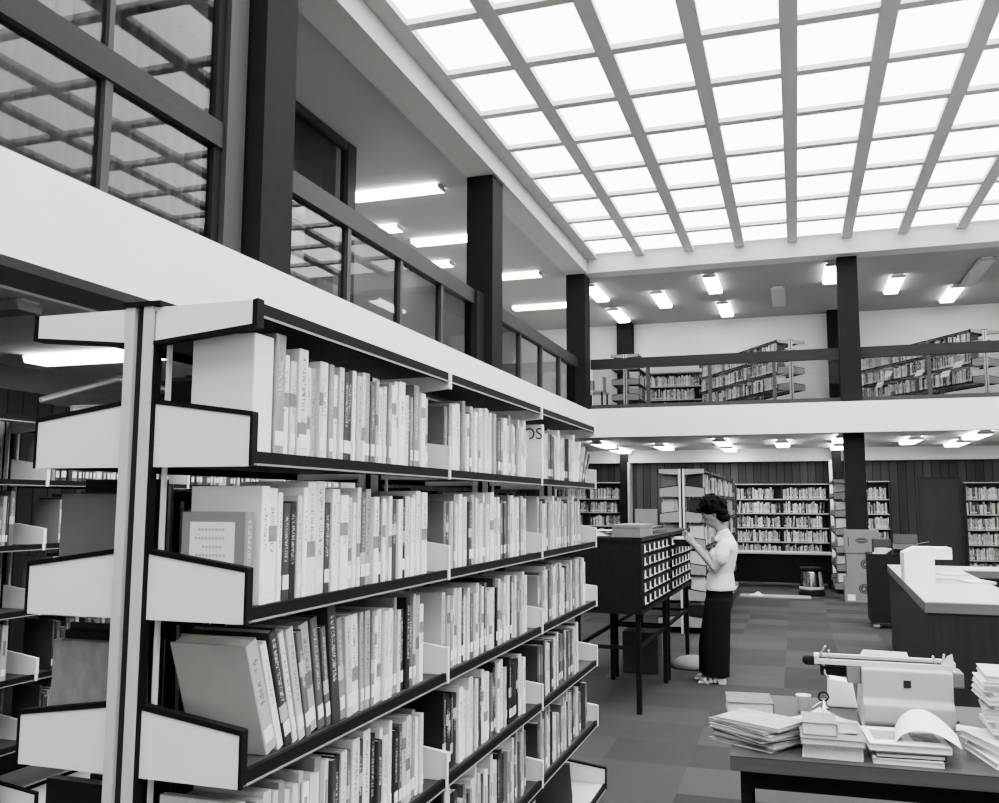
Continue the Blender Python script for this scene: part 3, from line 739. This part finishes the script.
# ---------------------------------------------------------------- person
pe = empty('person', (-.70, 8.05, 0), 0, 'woman with short dark curly hair in white shirt and black trousers handling catalogue cards', 'person')
def P(f, sd, z): return (-f, -sd, z)
def chain(mb, pts, n=12): return mb.tube([P(*p[:3]) for p in pts], [p[3] for p in pts], n)
def remesh(o, vox, sm=4):
    r = o.modifiers.new('remesh', 'REMESH'); r.mode = 'VOXEL'; r.voxel_size = vox; r.use_smooth_shade = True
    k = o.modifiers.new('smooth', 'SMOOTH'); k.factor = .5; k.iterations = sm
    return o
b = MB()
# head, tilted down towards the cards
HT = Matrix.Rotation(-.5, 4, 'Y')
hc = Vector(P(-.005, 0, 1.43))
def H(f, sd, z): return tuple(hc+HT @ Vector((-f, -sd, z)))
b.ball(hc, (.098, .074, .105), 16, HT)
b.ball(H(.035, 0, -.055), (.062, .052, .07), 14, HT)           # jaw and chin
b.ball(H(.055, 0, -.103), (.022, .024, .02), 10)
b.tube([H(.088, 0, .012), H(.116, 0, -.022), H(.1, 0, -.034)], [.011, .017, .012], 8)   # nose
b.ball(H(.088, 0, -.064), (.012, .022, .009), 8)
for sd in (-1, 1): b.ball(H(-.012, sd*.075, -.012), (.018, .008, .03), 8, HT)
chain(b, [(-.125, 0, 1.16, .07), (-.095, 0, 1.24, .052), (-.055, 0, 1.32, .05), (-.03, 0, 1.38, .055)])
# trunk
b.loft([(P(-.04, 0, .70), .085, .13), (P(-.045, 0, .8), .085, .13), (P(-.06, 0, .92), .075, .11), (P(-.085, 0, 1.04), .08, .13), (P(-.105, 0, 1.13), .075, .14), (P(-.12, 0, 1.19), .05, .1)])
arms = {1: [(-.11, .155, 1.135, .038), (-.08, .195, 1.06, .044), (-.03, .205, .955, .038), (.05, .15, 1.05, .034), (.145, .075, 1.145, .024), (.165, .062, 1.165, .025)],
        -1: [(-.11, -.155, 1.135, .038), (-.07, -.2, 1.06, .044), (-.01, -.21, .965, .038), (.07, -.14, 1.05, .034), (.15, -.06, 1.135, .024), (.17, -.05, 1.155, .025)]}
for sd, a in arms.items():
    chain(b, a)
    w0 = Vector(a[-1][:3]); d0 = (Vector((.235, .012*sd, 1.235))-w0).normalized()
    sx = Vector((0, sd, 0)); up = d0.cross(sx)*(-sd)
    if up.z < 0: up = -up
    palm = w0+d0*.045
    for q in (-.022, -.008, .008, .022):
        chain(b, [(*(w0+up*q*.6), .014), (*(w0+d0*.075+up*q), .0125)], 8)
    for j, (q, L) in enumerate(((.026, .06), (.009, .07), (-.009, .065), (-.026, .05))):
        r0 = w0+d0*.078+up*q; inn = Vector((0, -sd, 0))
        r1 = r0+d0*L*.5+inn*.006+up*.002*j; r2 = r1+d0*L*.32+inn*.02; r3 = r2+d0*L*.15+inn*.018
        chain(b, [(*r0, .0092), (*r1, .0088), (*r2, .0078), (*r3, .0068)], 8)
    t0 = w0+d0*.03+up*.022; chain(b, [(*t0, .013), (*(t0+d0*.035+up*.02+Vector((0, -sd*.012, 0))), .0105), (*(t0+d0*.065+up*.022+Vector((0, -sd*.022, 0))), .0085)], 8)
# legs and feet
for sd, df in ((1, 0), (-1, .05)):
    chain(b, [(-.04+df*.4, sd*.075, .72, .062), (-.02+df*.7, sd*.08, .42, .052), (-.015+df, sd*.085, .27, .05), (-.03+df, sd*.085, .12, .036), (-.035+df, sd*.085, .075, .036)])
    chain(b, [(-.045+df, sd*.085, .07, .032), (.01+df, sd*.087, .055, .034), (.075+df, sd*.09, .03, .03), (.105+df, sd*.09, .024, .022)])
    for j in range(5): chain(b, [(.1+df, sd*(.072+.009*j), .026, .010), (.13+df-.006*j, sd*(.070+.011*j), .02, .0085)], 8)
remesh(b.build('body', 'skin', pe, True), .0052, 3)
# clothing
b = MB()
b.loft([(P(-.047, 0, .775), .132, .182), (P(-.05, 0, .82), .125, .174), (P(-.06, 0, .92), .104, .145), (P(-.085, 0, 1.04), .108, .163), (P(-.108, 0, 1.12), .1, .178), (P(-.118, 0, 1.17), .085, .16), (P(-.112, 0, 1.21), .06, .1)])
for sd in (1, -1):
    a = arms[sd]; chain(b, [(a[0][0], a[0][1]*.95, a[0][2]+.012, .06), (a[0][0]*.55+a[1][0]*.45, a[0][1]*.5+a[1][1]*.5, 1.11, .056), (a[1][0]-.008, a[1][1], 1.07, .055), (a[1][0]-.004, a[1][1], 1.045, .054)])
    b.ball(P(-.015, sd*.06, 1.07), (.045, .05, .06), 12)
chain(b, [(-.118, 0, 1.19, .066), (-.095, 0, 1.235, .062), (-.085, 0, 1.255, .06)])
remesh(b.build('shirt', 'shirt', pe, True), .008, 5)
c = MB()
for sd in (1, -1): c.prism([(-.0, 0), (.075, -.05), (.085, -.01), (.02, .05)], 'y', sd*.058-.004, sd*.058+.004)
c.v = [tuple(Vector(P(-.085, 0, 1.235))+Vector((-v[0]+.02, v[1], v[2]))) for v in c.v]; c.build('collar', 'shirt', pe)
b = MB()
b.loft([(P(-.035, 0, .62), .112, .165), (P(-.04, 0, .70), .115, .165), (P(-.045, 0, .78), .112, .158), (P(-.045, 0, .86), .1, .145)])
for sd, df in ((1, 0), (-1, .045)):
    b.loft([(P(-.005+df, sd*.088, .06), .115, .078), (P(-.005+df, sd*.088, .12), .115, .078), (P(-.01+df, sd*.086, .3), .118, .082), (P(-.02+df*.5, sd*.083, .5), .115, .085), (P(-.035+df*.2, sd*.08, .70), .112, .088)])
remesh(b.build('trousers', 'trousers', pe, True), .009, 4)
hb = MB(); hr = random.Random(4)
hb.ball(H(-.022, 0, .05), (.108, .1, .098), 14, HT); hb.ball(H(-.05, 0, -.02), (.075, .09, .09), 12, HT)
for _ in range(150):
    a = hr.uniform(0, 2*PI); z = hr.uniform(-.5, 1); q = math.sqrt(1-z*z)
    f, sd = q*math.cos(a), q*math.sin(a)
    if f > .3 and z < .35: continue
    hb.ball(H(-.022+f*.108, sd*.102, .042+z*.105), hr.uniform(.016, .026), 8)
for k in range(9):
    hb.ball(H(.086, -.06+.015*k, .078+hr.uniform(-.008, .008)), hr.uniform(.018, .026), 8); hb.ball(H(.097, -.05+.0125*k, .082+hr.uniform(-.008, .008)), hr.uniform(.012, .018), 8)
for k in range(30): hb.ball(H(-.06+hr.uniform(-.035, .03), hr.uniform(-.085, .085), -.06+hr.uniform(-.05, .03)), hr.uniform(.016, .024), 8)
remesh(hb.build('hair', 'hair', pe, True), .007, 1)
for sd in (1, -1):
    MB().ball(H(.083, sd*.034, .004), (.007, .011, .006), 8, HT).build('eye', 'eye', pe, True)
    MB().tube([H(.087, sd*.015, .026), H(.09, sd*.034, .03), H(.078, sd*.052, .026)], .0035, 6).build('eyebrow', 'hair', pe)
MB().tube([H(.094, -.02, -.064), H(.101, 0, -.062), H(.094, .02, -.064)], .005, 6).build('mouth', 'lip', pe, True)
for sd, df in ((1, 0), (-1, .05)):
    s0 = MB().prism([(-(-.085+df), .0), (-(-.03+df), 0), (-(-.02+df), .03), (-(.05+df), .0), (-(.14+df), 0), (-(.14+df), .012), (-(.06+df), .022), (-(-.02+df), .05), (-(-.085+df), .055)], 'y', -sd*.088-.042, -sd*.088+.042).build('sandal', 'sandal', pe, bevel=.004)
    st_ = MB()
    for fa, z0 in ((.085, .058), (.04, .082), (-.0, .1)):
        st_.tube([P(fa+df, sd*.088-.044, .02), P(fa+df, sd*.088-.038, z0-.02), P(fa+df-.004, sd*.088, z0), P(fa+df, sd*.088+.038, z0-.02), P(fa+df, sd*.088+.044, .02)], .0085, 8, sq=(1, 1.6))
    st_.tube([P(-.0+df, sd*.088-.036, .07), P(-.085+df, sd*.088, .085), P(-.0+df, sd*.088+.036, .07)], .007, 8)
    st_.build('strap', 'sandal', s0, True)
MB().tube([P(.125, .045, 1.12), P(.14, .105, 1.125), P(.12, .09, 1.155), P(.105, .055, 1.145), P(.125, .045, 1.12)], .006, 6).build('wristwatch', 'rackw', pe, True)
tag(B(-.0005, -.04, -.035, .0005, .04, .035).build('catalogue_card', 'paper', loc=(-.935, 8.05, 1.245), rz=.35), 'small white index card held between the hands of the woman', 'card')

# ---------------------------------------------------------------- counter
ct = empty('service_counter', (.80, 6.75, 0), 0, 'large dark timber service counter with a pale laminate top', 'counter')
top = [(.0, 0), (3.2, -.03), (3.2, 1.15), (.68, 1.2), (.73, 3.25), (3.2, 3.25), (3.2, 3.85), (.105, 3.85)]
body = [(.015, .012), (3.19, -.018), (3.19, 1.13), (.665, 1.18), (.715, 3.265), (3.19, 3.265), (3.19, 3.835), (.118, 3.835)]
MB().prism(body, 'z', 0.0, .785).build('counter_body', 'counter', ct)
MB().prism(top, 'z', .785, .852).build('edge_band', 'cedge', ct)
MB().prism(top, 'z', .8521, .86).build('counter_top', 'ctop', ct)
hd = empty('white_hood', (.85, 8.38, .8605), 0, 'white angled metal hood standing on the counter corner', 'hood')
MB().prism([(0, 0), (.235, 0), (.235, .27), (.1, .285), (0, .235)], 'y', 0, .012).box(0, .012, 0, .012, .3, .235).build('front_panel', 'rackw', hd)
MB().prism([(.0, .235), (.1, .285), (.37, .285), (.37, .275), (.102, .275), (.0, .226)], 'y', .0125, .3).box(.2355, .0, .19, .37, .0115, .285).build('arm', 'rackw', hd)
flat(1.4, 8.45, .8605, .2, .28, .018, .25, 'w', 1, 'white dark-edged book lying flat on the counter', 'books on the counter')
flat(1.22, 8.8, .8605, .16, .2, .012, -.1, 'w', 0, 'thin white pad lying on the counter beside the hood', 'books on the counter')
flat(1.35, 9.3, .8605, .22, .3, .01, .1, 'l', 2, 'pale magazine lying flat on the inner part of the counter', 'books on the counter')

# ---------------------------------------------------------------- dark trolley with cartons
tr = empty('book_trolley', (.82, 12.0, 0), 0, 'dark panelled trolley on castors behind the counter', 'trolley')
MB().box(0, 0, .07, .025, .55, .885).box(.6, 0, .07, .625, .55, .885).box(.025, 0, .07, .6, .02, .885).box(.025, .02, .4, .6, .55, .42).build('trolley_body', 'blackm', tr)
B(-.005, -.005, .885, .63, .555, .897).build('top', 'blackm', tr)
for q in ((.06, .05), (.57, .05), (.06, .5), (.57, .5)):
    wq = MB().tube([(q[0]-.012, q[1], .032), (q[0]+.012, q[1], .032)], .03, 12).build('castor', 'rackg', tr)
def ring_mb(r0, r1, n=28):
    m = MB(); m.v = [(r*math.cos(2*PI*j/n), r*math.sin(2*PI*j/n), 0) for r in (r0, r1) for j in range(n)]
    m.f = [(j, n+j, n+(j+1) % n, (j+1) % n) for j in range(n)]; return m
def carton(x, y, z, rz, w, d, h, label, mat='carton', emblem=None, name='carton', group=None, flaps=False):
    e = empty(name, (x, y, z), rz, label, 'box', group)
    if flaps:
        MB().box(-w/2, -d/2, 0, w/2, d/2, .01).box(-w/2, -d/2, .01, w/2, -d/2+.008, h).box(-w/2, d/2-.008, .01, w/2, d/2, h).box(-w/2, -d/2+.008, .01, -w/2+.008, d/2-.008, h).box(w/2-.008, -d/2+.008, .01, w/2, d/2-.008, h).build('carton_body', mat, e)
        f = MB().add([(-w/2, -d/2, h), (w/2, -d/2, h), (w/2, -d/2-.1, h-.06), (-w/2, -d/2-.1, h-.06)], [(0, 1, 2, 3)]).build('flap', mat, e)
        MB().add([(w/2, -d/2, h), (w/2, d/2, h), (w/2+.13, d/2, h+.03), (w/2+.13, -d/2, h+.03)], [(0, 1, 2, 3)]).build('flap', mat, e)
        MB().add([(-w/2, d/2, h), (w/2, d/2, h), (w/2, d/2+.05, h+.11), (-w/2, d/2+.05, h+.11)], [(0, 1, 2, 3)]).build('flap', mat, e)
    else:
        B(-w/2, -d/2, 0, w/2, d/2, h).build('carton_body', mat, e, bevel=.006)
        B(-w/2+.005, -.03, h-.0002, w/2-.005, .03, h+.001).build('sealing_tape', 'carton_d', e)
    if emblem == 'oval':
        q = MB().lathe([(.001, 0), (.09, 0), (.09, .0015), (.001, .0015)], n=28).build('printed_emblem', 'ink', e); q.rotation_euler.x = PI/2; q.scale.y = .5; q.location = (.0, -d/2, h*.55)
        q2 = ring_mb(.07, .078).build('emblem_ring', 'carton', q); q2.location.z = .0016
        for k in range(5): B(-.05+.02*k, -.018, .0016, -.036+.02*k, .018, .0024).build('emblem_letter', 'carton', q)
        B(-w/2+.05, -d/2-.001, h*.3, -w/2+.065, -d/2, h*.7).build('printed_mark', 'ink', e)
    if emblem == 'round':
        q = MB().lathe([(.001, 0), (.075, 0), (.075, .0015), (.001, .0015)], n=28).build('printed_emblem', 'ink', e); q.rotation_euler.x = PI/2; q.location = (.03, -d/2, h*.55)
        q2 = ring_mb(.05, .056).build('emblem_ring', 'carton', q); q2.location.z = .0016
        q3 = MB().prism([(-.03, -.02), (.03, -.02), (0, .035)], 'z', .0016, .0024).build('emblem_mark', 'carton', q)
    return e
c0 = carton(.91, 15.17, 0, 0, .5, .36, .383, 'lowest cardboard carton in the stack before the pillar', emblem='round', group='stacked cartons')
B(-.21, -.1815, .03, -.1, -.18, .12).build('paper_label', 'label', c0)
carton(.945, 15.18, .385, .02, .49, .35, .362, 'middle cardboard carton in the stack before the pillar', emblem='round', group='stacked cartons')
carton(.935, 15.17, .75, -.02, .5, .36, .352, 'topmost cardboard carton with an oval print, stacked before the pillar', emblem='oval', group='stacked cartons')
carton(1.0, 12.42, .898, .05, .2, .2, .17, 'dark closed carton on the trolley behind the counter', 'carton_d')
carton(1.27, 12.3, .898, -.12, .28, .3, .12, 'open dark carton with flaps out on the trolley', 'carton_d', flaps=True)
for i in range(4):
    flat(.96+.012*i, 12.13+.01*i, .898+.0165*i, .15, .2, .015, .15*i-.2, 'wlwl'[i], i % 3, ['lowest', 'second', 'third', 'topmost'][i]+' pale book in the pile on the trolley', 'books on the trolley')

# ---------------------------------------------------------------- far floor things
kb = empty('kick_stool', (.19, 15.95, 0), 0, 'round dark kick stool with a shiny band, standing before the bench', 'stool')
MB().lathe([(.2, .0), (.205, .02), (.2, .06), (.19, .07)], n=32).build('base_ring', 'black', kb, True)
MB().lathe([(.186, .072), (.185, .1), (.165, .38), (.16, .4)], n=32).build('drum', 'chrome', kb, True)
MB().lathe([(.192, .1), (.195, .11), (.192, .14), (.185, .142)], n=32).build('band', 'rackg', kb, True)
MB().lathe([(.175, .4), (.18, .41), (.178, .45), (.16, .46)], n=32).build('top', 'black', kb, True)
bn = empty('bench', (-1.3, 17.2, 0), 0, 'long dark low bench in front of the wide wall bookcase', 'bench')
B(0, 0, .59, 1.87, .6, .62).build('bench_top', 'rackg', bn); B(.03, .1, .08, 1.84, .12, .59).build('front_panel', 'cab', bn)
for q in (.02, 1.8): B(q, .03, 0, q+.05, .57, .59).build('side_panel', 'cab', bn)
tag(B(-.55, -.2, 0, .55, .2, .018).build('flat_board', 'board', loc=(-.38, 15.45, 0), bevel=.003), 'thin pale board lying on the floor near the kick stool', 'board')
paper('crumpled_paper', lambda u, v: (-.78+.22*u, 15.36+.2*v, .0215+.035*math.sin(PI*u)*math.sin(PI*v)*(1+.6*math.sin(9*u+4*v))), 'crumpled white paper on the pale floor board', nu=10, nv=8)
tag(MB().box(-.25, -.012, 0, .25, .012, 1.38).box(-.22, -.016, .95, .22, -.012, 1.3).build('leaning_board', 'board', loc=(-3.2, 20.02, 0)), 'plain board leaning against the timber wall beside the black post', 'board').rotation_euler.x = -.1
sk = MB().lathe([(.2, 0), (.215, .012), (.19, .05), (.13, .085), (.06, .1), (.01, .103)], n=24).build('sack', 'bag', smooth=True, loc=(-.96, 8.68, .001)); tag(sk, 'pale cloth sack slumped on the floor under the catalogue', 'sack')
carton(-1.38, 8.35, 0, .03, .32, .3, .36, 'grey carton on the floor beneath the card catalogue', 'carton_d')
# upper rear balcony corner table
tb = empty('table', (-3.98, 17.5, ZU), 0, 'small table with boxes in the rear balcony corner', 'table')
B(-.02, 0, .72, .38, .6, .75).build('table_top', 'rackg', tb)
for q in ((0, .02), (.33, .02), (0, .54), (.33, .54)): B(q[0], q[1], 0, q[0]+.03, q[1]+.03, .72).build('leg', 'black', tb)
carton(-3.9, 17.7, ZU+.751, .1, .14, .2, .22, 'grey box on the small balcony table, beside the pale one', 'carton', group='balcony table boxes')
carton(-3.7, 17.75, ZU+.751, -.2, .16, .2, .3, 'tall pale box on the small balcony table', 'paper', group='balcony table boxes')
# white sheets sticking out of the balcony racks
for i, (x, y, z) in enumerate(((1.603, 18.362, 3.778), (1.74, 18.133, 3.945), (2.181, 17.4, 3.847), (2.521, 16.833, 3.74), (2.68, 16.57, 3.856))):
    paper('shelf_notice', lambda u, v, x=x, y=y, z=z: (x-.857*.06*v+.515*.2*(u-.5), y-.515*.06*v-.857*.2*(u-.5), z+.04-.11*v), ordn(i+1)+' white notice sheet from the pillar, jutting from the balcony rack', group='notice sheets on the balcony rack')

# ---------------------------------------------------------------- desk with typewriter
DZ = .72
dk = empty('desk', (-.228, 3.035, 0), .035, 'timber topped desk with black frame, strewn with books and a typewriter', 'desk')
B(0, 0, DZ-.004, 1.5, .98, DZ).build('desk_top', 'desk', dk)
B(0, 0, DZ-.045, 1.5, .98, DZ-.0041).build('edge_band', 'desk_edge', dk)
for q in ((.03, .05), (1.43, .05), (.03, .9), (1.43, .9)): B(q[0], q[1], 0, q[0]+.03, q[1]+.03, DZ-.045).build('leg', 'black', dk)
MB().box(.06, .055, DZ-.11, 1.43, .075, DZ-.045).build('apron', 'black', dk); B(.06, .9, DZ-.11, 1.43, .925, DZ-.045).build('apron', 'black', dk)
for q in (.034, 1.434): B(q, .08, DZ-.11, q+.02, .9, DZ-.045).build('side_rail', 'black', dk)
DB = 'books on the desk'
# stack by the desk corner, fanned
zz = DZ+.0008
A_ = [(.24, .20, .012, -.5, 'k', 0), (.25, .19, .02, -.62, 'm', 0), (.24, .2, .014, -.78, 'd', 0), (.25, .19, .018, -.6, 'p', 0), (.25, .19, .013, -.7, 'k', 0), (.24, .18, .016, -.5, 'p', 2)]
for i, (l, w, t, rz, tn, kd) in enumerate(A_):
    flat(-.153+.006*((i*3) % 4-1), 3.235+.005*((i*5) % 3), zz, w, l, t*.78, rz+PI/2, tn, kd, ['lowest', 'second', 'third', 'fourth', 'fifth', 'topmost'][i]+' thin book in the fanned pile at the desk corner', DB); zz += t*.78+.0008
flat(-.2, 3.69, DZ+.0008, .17, .19, .05, .12, 'k', 2, 'thick single book lying alone at the far edge of the desk', DB)
zz = DZ+.0008
flat(.083, 3.19, zz, .18, .2, .042, -.02, 'w', 0, 'thick white book at the bottom of the middle desk pile', DB); zz += .0428
flat(.08, 3.2, zz, .19, .25, .022, .03, 'm', 2, 'wide grey book in the middle desk pile', DB); zz += .0228
flat(.045, 3.18, zz, .105, .15, .04, .02, 'm', 2, 'small thick mottled book on top of the middle desk pile', DB)
paper('photo_print', lambda u, v: (.105+.055*u, 3.15+.12*v, zz+.0006+.004*u), 'small photographic print lying beside the mottled book on the pile', 'print_')
zz = DZ+.0008
flat(.297, 3.2, zz, .2, .22, .018, .02, 'w', 0, 'white book under the picture book before the typewriter', DB); zz += .0188
flat(.3, 3.2, zz, .2, .21, .016, .08, 'b', 0, 'dark book under the picture book before the typewriter', DB); zz += .0168
pb = flat(.302, 3.22, zz, .235, .22, .022, .06, 'w', 0, 'large white picture book with photographs, before the typewriter', DB); zz += .0228
for a, c_ in ((-.215, -.13), (-.1, -.02)): B(a, .022, .05, c_, .0228, .17).build('cover_photograph', 'print_', pb)
paper('curled_jacket', lambda u, v: (.27+.13*u+.05*math.sin(PI*.5*u)+.012*v, 3.13+.17*v-.03*u+.02*math.sin(PI*u), zz+.002+.06*max(0, math.sin(PI*u**.7))*(.6+.5*v)), 'curled white paper jacket arching over the picture book', nu=14, nv=4, th=.0015)
# tall pile at the desk's edge
zz = DZ+.0008
for i in range(14):
    r = random.Random(i+60); t = [.02, .016, .024, .018, .014, .022, .016, .02, .014, .018, .016, .02, .014, .016][i]
    sh = [0, .01, -.0, .05, .035, .045, .03, .025, .035, .02, .03, .02, .025, .03][i]
    flat(.62+sh+(0 if i > 2 else -.005), 3.3+.01*(i % 3)+(.04 if i > 2 else -.03), zz, .19, .24, t, r.uniform(-.12, .12)+(.25 if i < 3 else 0), 'wlwpwlwpwwlwwl'[i], r.choice((0, 0, 1)), (ordn(i+1)+' from the bottom' if i < 13 else 'topmost')+' in the tall book pile beside the typewriter', DB); zz += t+.0008
paper('loose_sheet', lambda u, v: (.5+.09*u, 3.62+.1*v-.06*u, DZ+.001+.004*u), 'white sheet poking out beside the tall desk pile')
tag(MB().tube([(.485, 3.62, DZ+.006), (.535, 3.73, DZ+.006)], [.0045, .0045], 6).build('pencil', 'black'), 'dark pencil lying beside the typewriter', 'pencil')
# open booklet, cup and shiny gadget behind the piles
ob = empty('open_booklet', (.07, 3.52, DZ+.001), .1, 'open white booklet lying face down before the paper cup', 'book')
MB().sheet(lambda u, v: (-.14+.14*u, -.09+.18*v, .0+.045*u*u), 8, 2, .006).build('page_leaf', 'paper', ob, 'auto'); MB().sheet(lambda u, v: (.002+.12*u, -.09+.18*v, .045*(1-u)**2), 8, 2, .006).build('page_leaf', 'paper', ob, 'auto')
cu = empty('cup', (.0, 3.74, DZ+.001), 0, 'small white plastic cup standing on the desk', 'cup')
MB().lathe([(.02, 0), (.021, .001), (.026, .062), (.0275, .064), (.0285, .062), (.0275, .06), (.025, .058), (.019, .004)], n=24).build('cup_body', 'cup', cu, True)
gd = empty('hand_stamp', (.075, 3.82, DZ+.001), .4, 'small shiny metal desk gadget beside the cup', 'stamp')
MB().lathe([(.02, 0), (.02, .006), (.008, .012), (.006, .03)], n=16).build('foot', 'chrome', gd, True)
MB().tube([(.02*math.cos(2*PI*k/12), 0, .046+.018*math.sin(2*PI*k/12)) for k in range(13)], .0035, 6).build('ring_handle', 'black', gd, True)
MB().tube([(-.045, 0, .004), (-.02, 0, .02), (.0, 0, .03)], .004, 6).build('arm', 'chrome', gd, True)
tag(MB().prism([(.09, DZ+.001), (.2, DZ+.001), (.185, DZ+.1), (.095, DZ+.112)], 'y', 3.86, 3.94).build('paper_box', 'paper', bevel=.006), 'white paper packet standing behind the typewriter', 'box')
# typewriter seen from behind
ty = empty('typewriter', (.342, 3.45, DZ+.001), 0, 'pale manual typewriter seen from its back, on the desk', 'typewriter')
prof = [(.03, 0), (.0, .03), (-.012, .045), (-.012, .105), (.012, .122), (.005, .222), (.03, .226), (.2, .222), (.28, .12), (.38, .05), (.39, 0)]
MB().prism(prof, 'x', -.145, .145).build('housing', 'typew', ty, bevel=.006)
B(-.012, .0045, .165, .012, .0085, .19).build('opening_shade', 'slot', ty)  # thin dark block stands in for the shade inside a hole
MB().box(-.193, .03, .165, -.146, .13, .222).build('carriage_bracket', 'typew_g', ty, bevel=.004); MB().box(.146, .03, .17, .182, .13, .22).build('carriage_bracket', 'typew_g', ty, bevel=.004)
cg = MB().box(-.285, .03, .226, .15, .045, .243).box(-.285, .105, .24, .15, .13, .25).box(-.3, .05, .222, -.285, .135, .25).box(.145, .05, .222, .16, .135, .25).build('carriage', 'alu', ty)
MB().tube([(-.284, .078, .228), (.12, .078, .228)], .015, 16).build('platen', 'blackm', cg, True)
for a in (-.325,): MB().tube([(a, .078, .23), (a+.022, .078, .23)], .017, 14).build('platen_knob', 'black', cg, True)
MB().prism([(-.14, .250), (.02, .250), (.015, .266), (-.13, .268)], 'y', .132, .136).build('paper_rest', 'rackw', cg)
B(-.28, .05, .185, -.195, .12, .2155).build('carriage_rail', 'black', cg)
for pth in ([(-.28, .06, .25), (-.275, .05, .268), (-.262, .05, .285)], [(-.255, .06, .24), (-.25, .05, .27)], [(-.27, .06, .222), (-.265, .05, .19), (-.255, .05, .178)], [(.1, .06, .24), (.09, .05, .268)], [(.12, .06, .24), (.125, .05, .275)]):
    MB().tube(pth, .005, 6).build('lever', 'chrome', cg, True)
MB().prism([(.115, .245), (.155, .24), (.15, .28), (.135, .272)], 'y', .04, .05).build('return_lever', 'alu', cg)
MB().ball((.15, .05, .22), .01, 8).build('lever_knob', 'rackw', cg, True)

# books lying on the dark side of the front rack, the last one tilted open over the bracket
zz = T6[0]+.028
for i, (tn, t) in enumerate((('w', .03), ('l', .026), ('w', .03), ('p', .022))):
    flat(-1.44+.004*i, 1.66, zz, .15, .22, t, PI+.03*i, tn, 0, ['lowest', 'second', 'third', 'topmost'][i]+' of four books lying flat behind the top white bracket', 'books lying behind the top bracket'); zz += t+.0008
flat(-1.50, 1.66, zz+.03, .2, .2, .012, PI+.12, 'm', 2, 'grey covered book lying tilted over the top white bracket', tilt=.22)

# special volumes at the head of the front rack
sp = empty('spiral_volume', (-1.05, 1.54, T6[0]+.0275), 0, 'large white spiral-bound volume standing first on the top shelf', 'book')
B(-.13, 0, .0, .02, .07, .245).build('page_block', 'paper', sp, bevel=.003)
cs = MB()
for k in range(24): cs.tube([(-.131, .01, .01+.0098*k), (-.142, .02, .01+.0098*k), (-.145, .036, .01+.0098*k), (-.138, .056, .01+.0098*k), (-.129, .06, .01+.0098*k)], .0018, 5, cap=False)
cs.build('spiral_binding', 'black', sp)

# ---------------------------------------------------------------- look
vs = scene.view_settings
vs.view_transform = 'AgX'; vs.look = 'AgX - Medium High Contrast'; vs.exposure = .8
scene.cycles.use_denoising = True
scene.cycles.max_bounces = 8; scene.cycles.transparent_max_bounces = 12
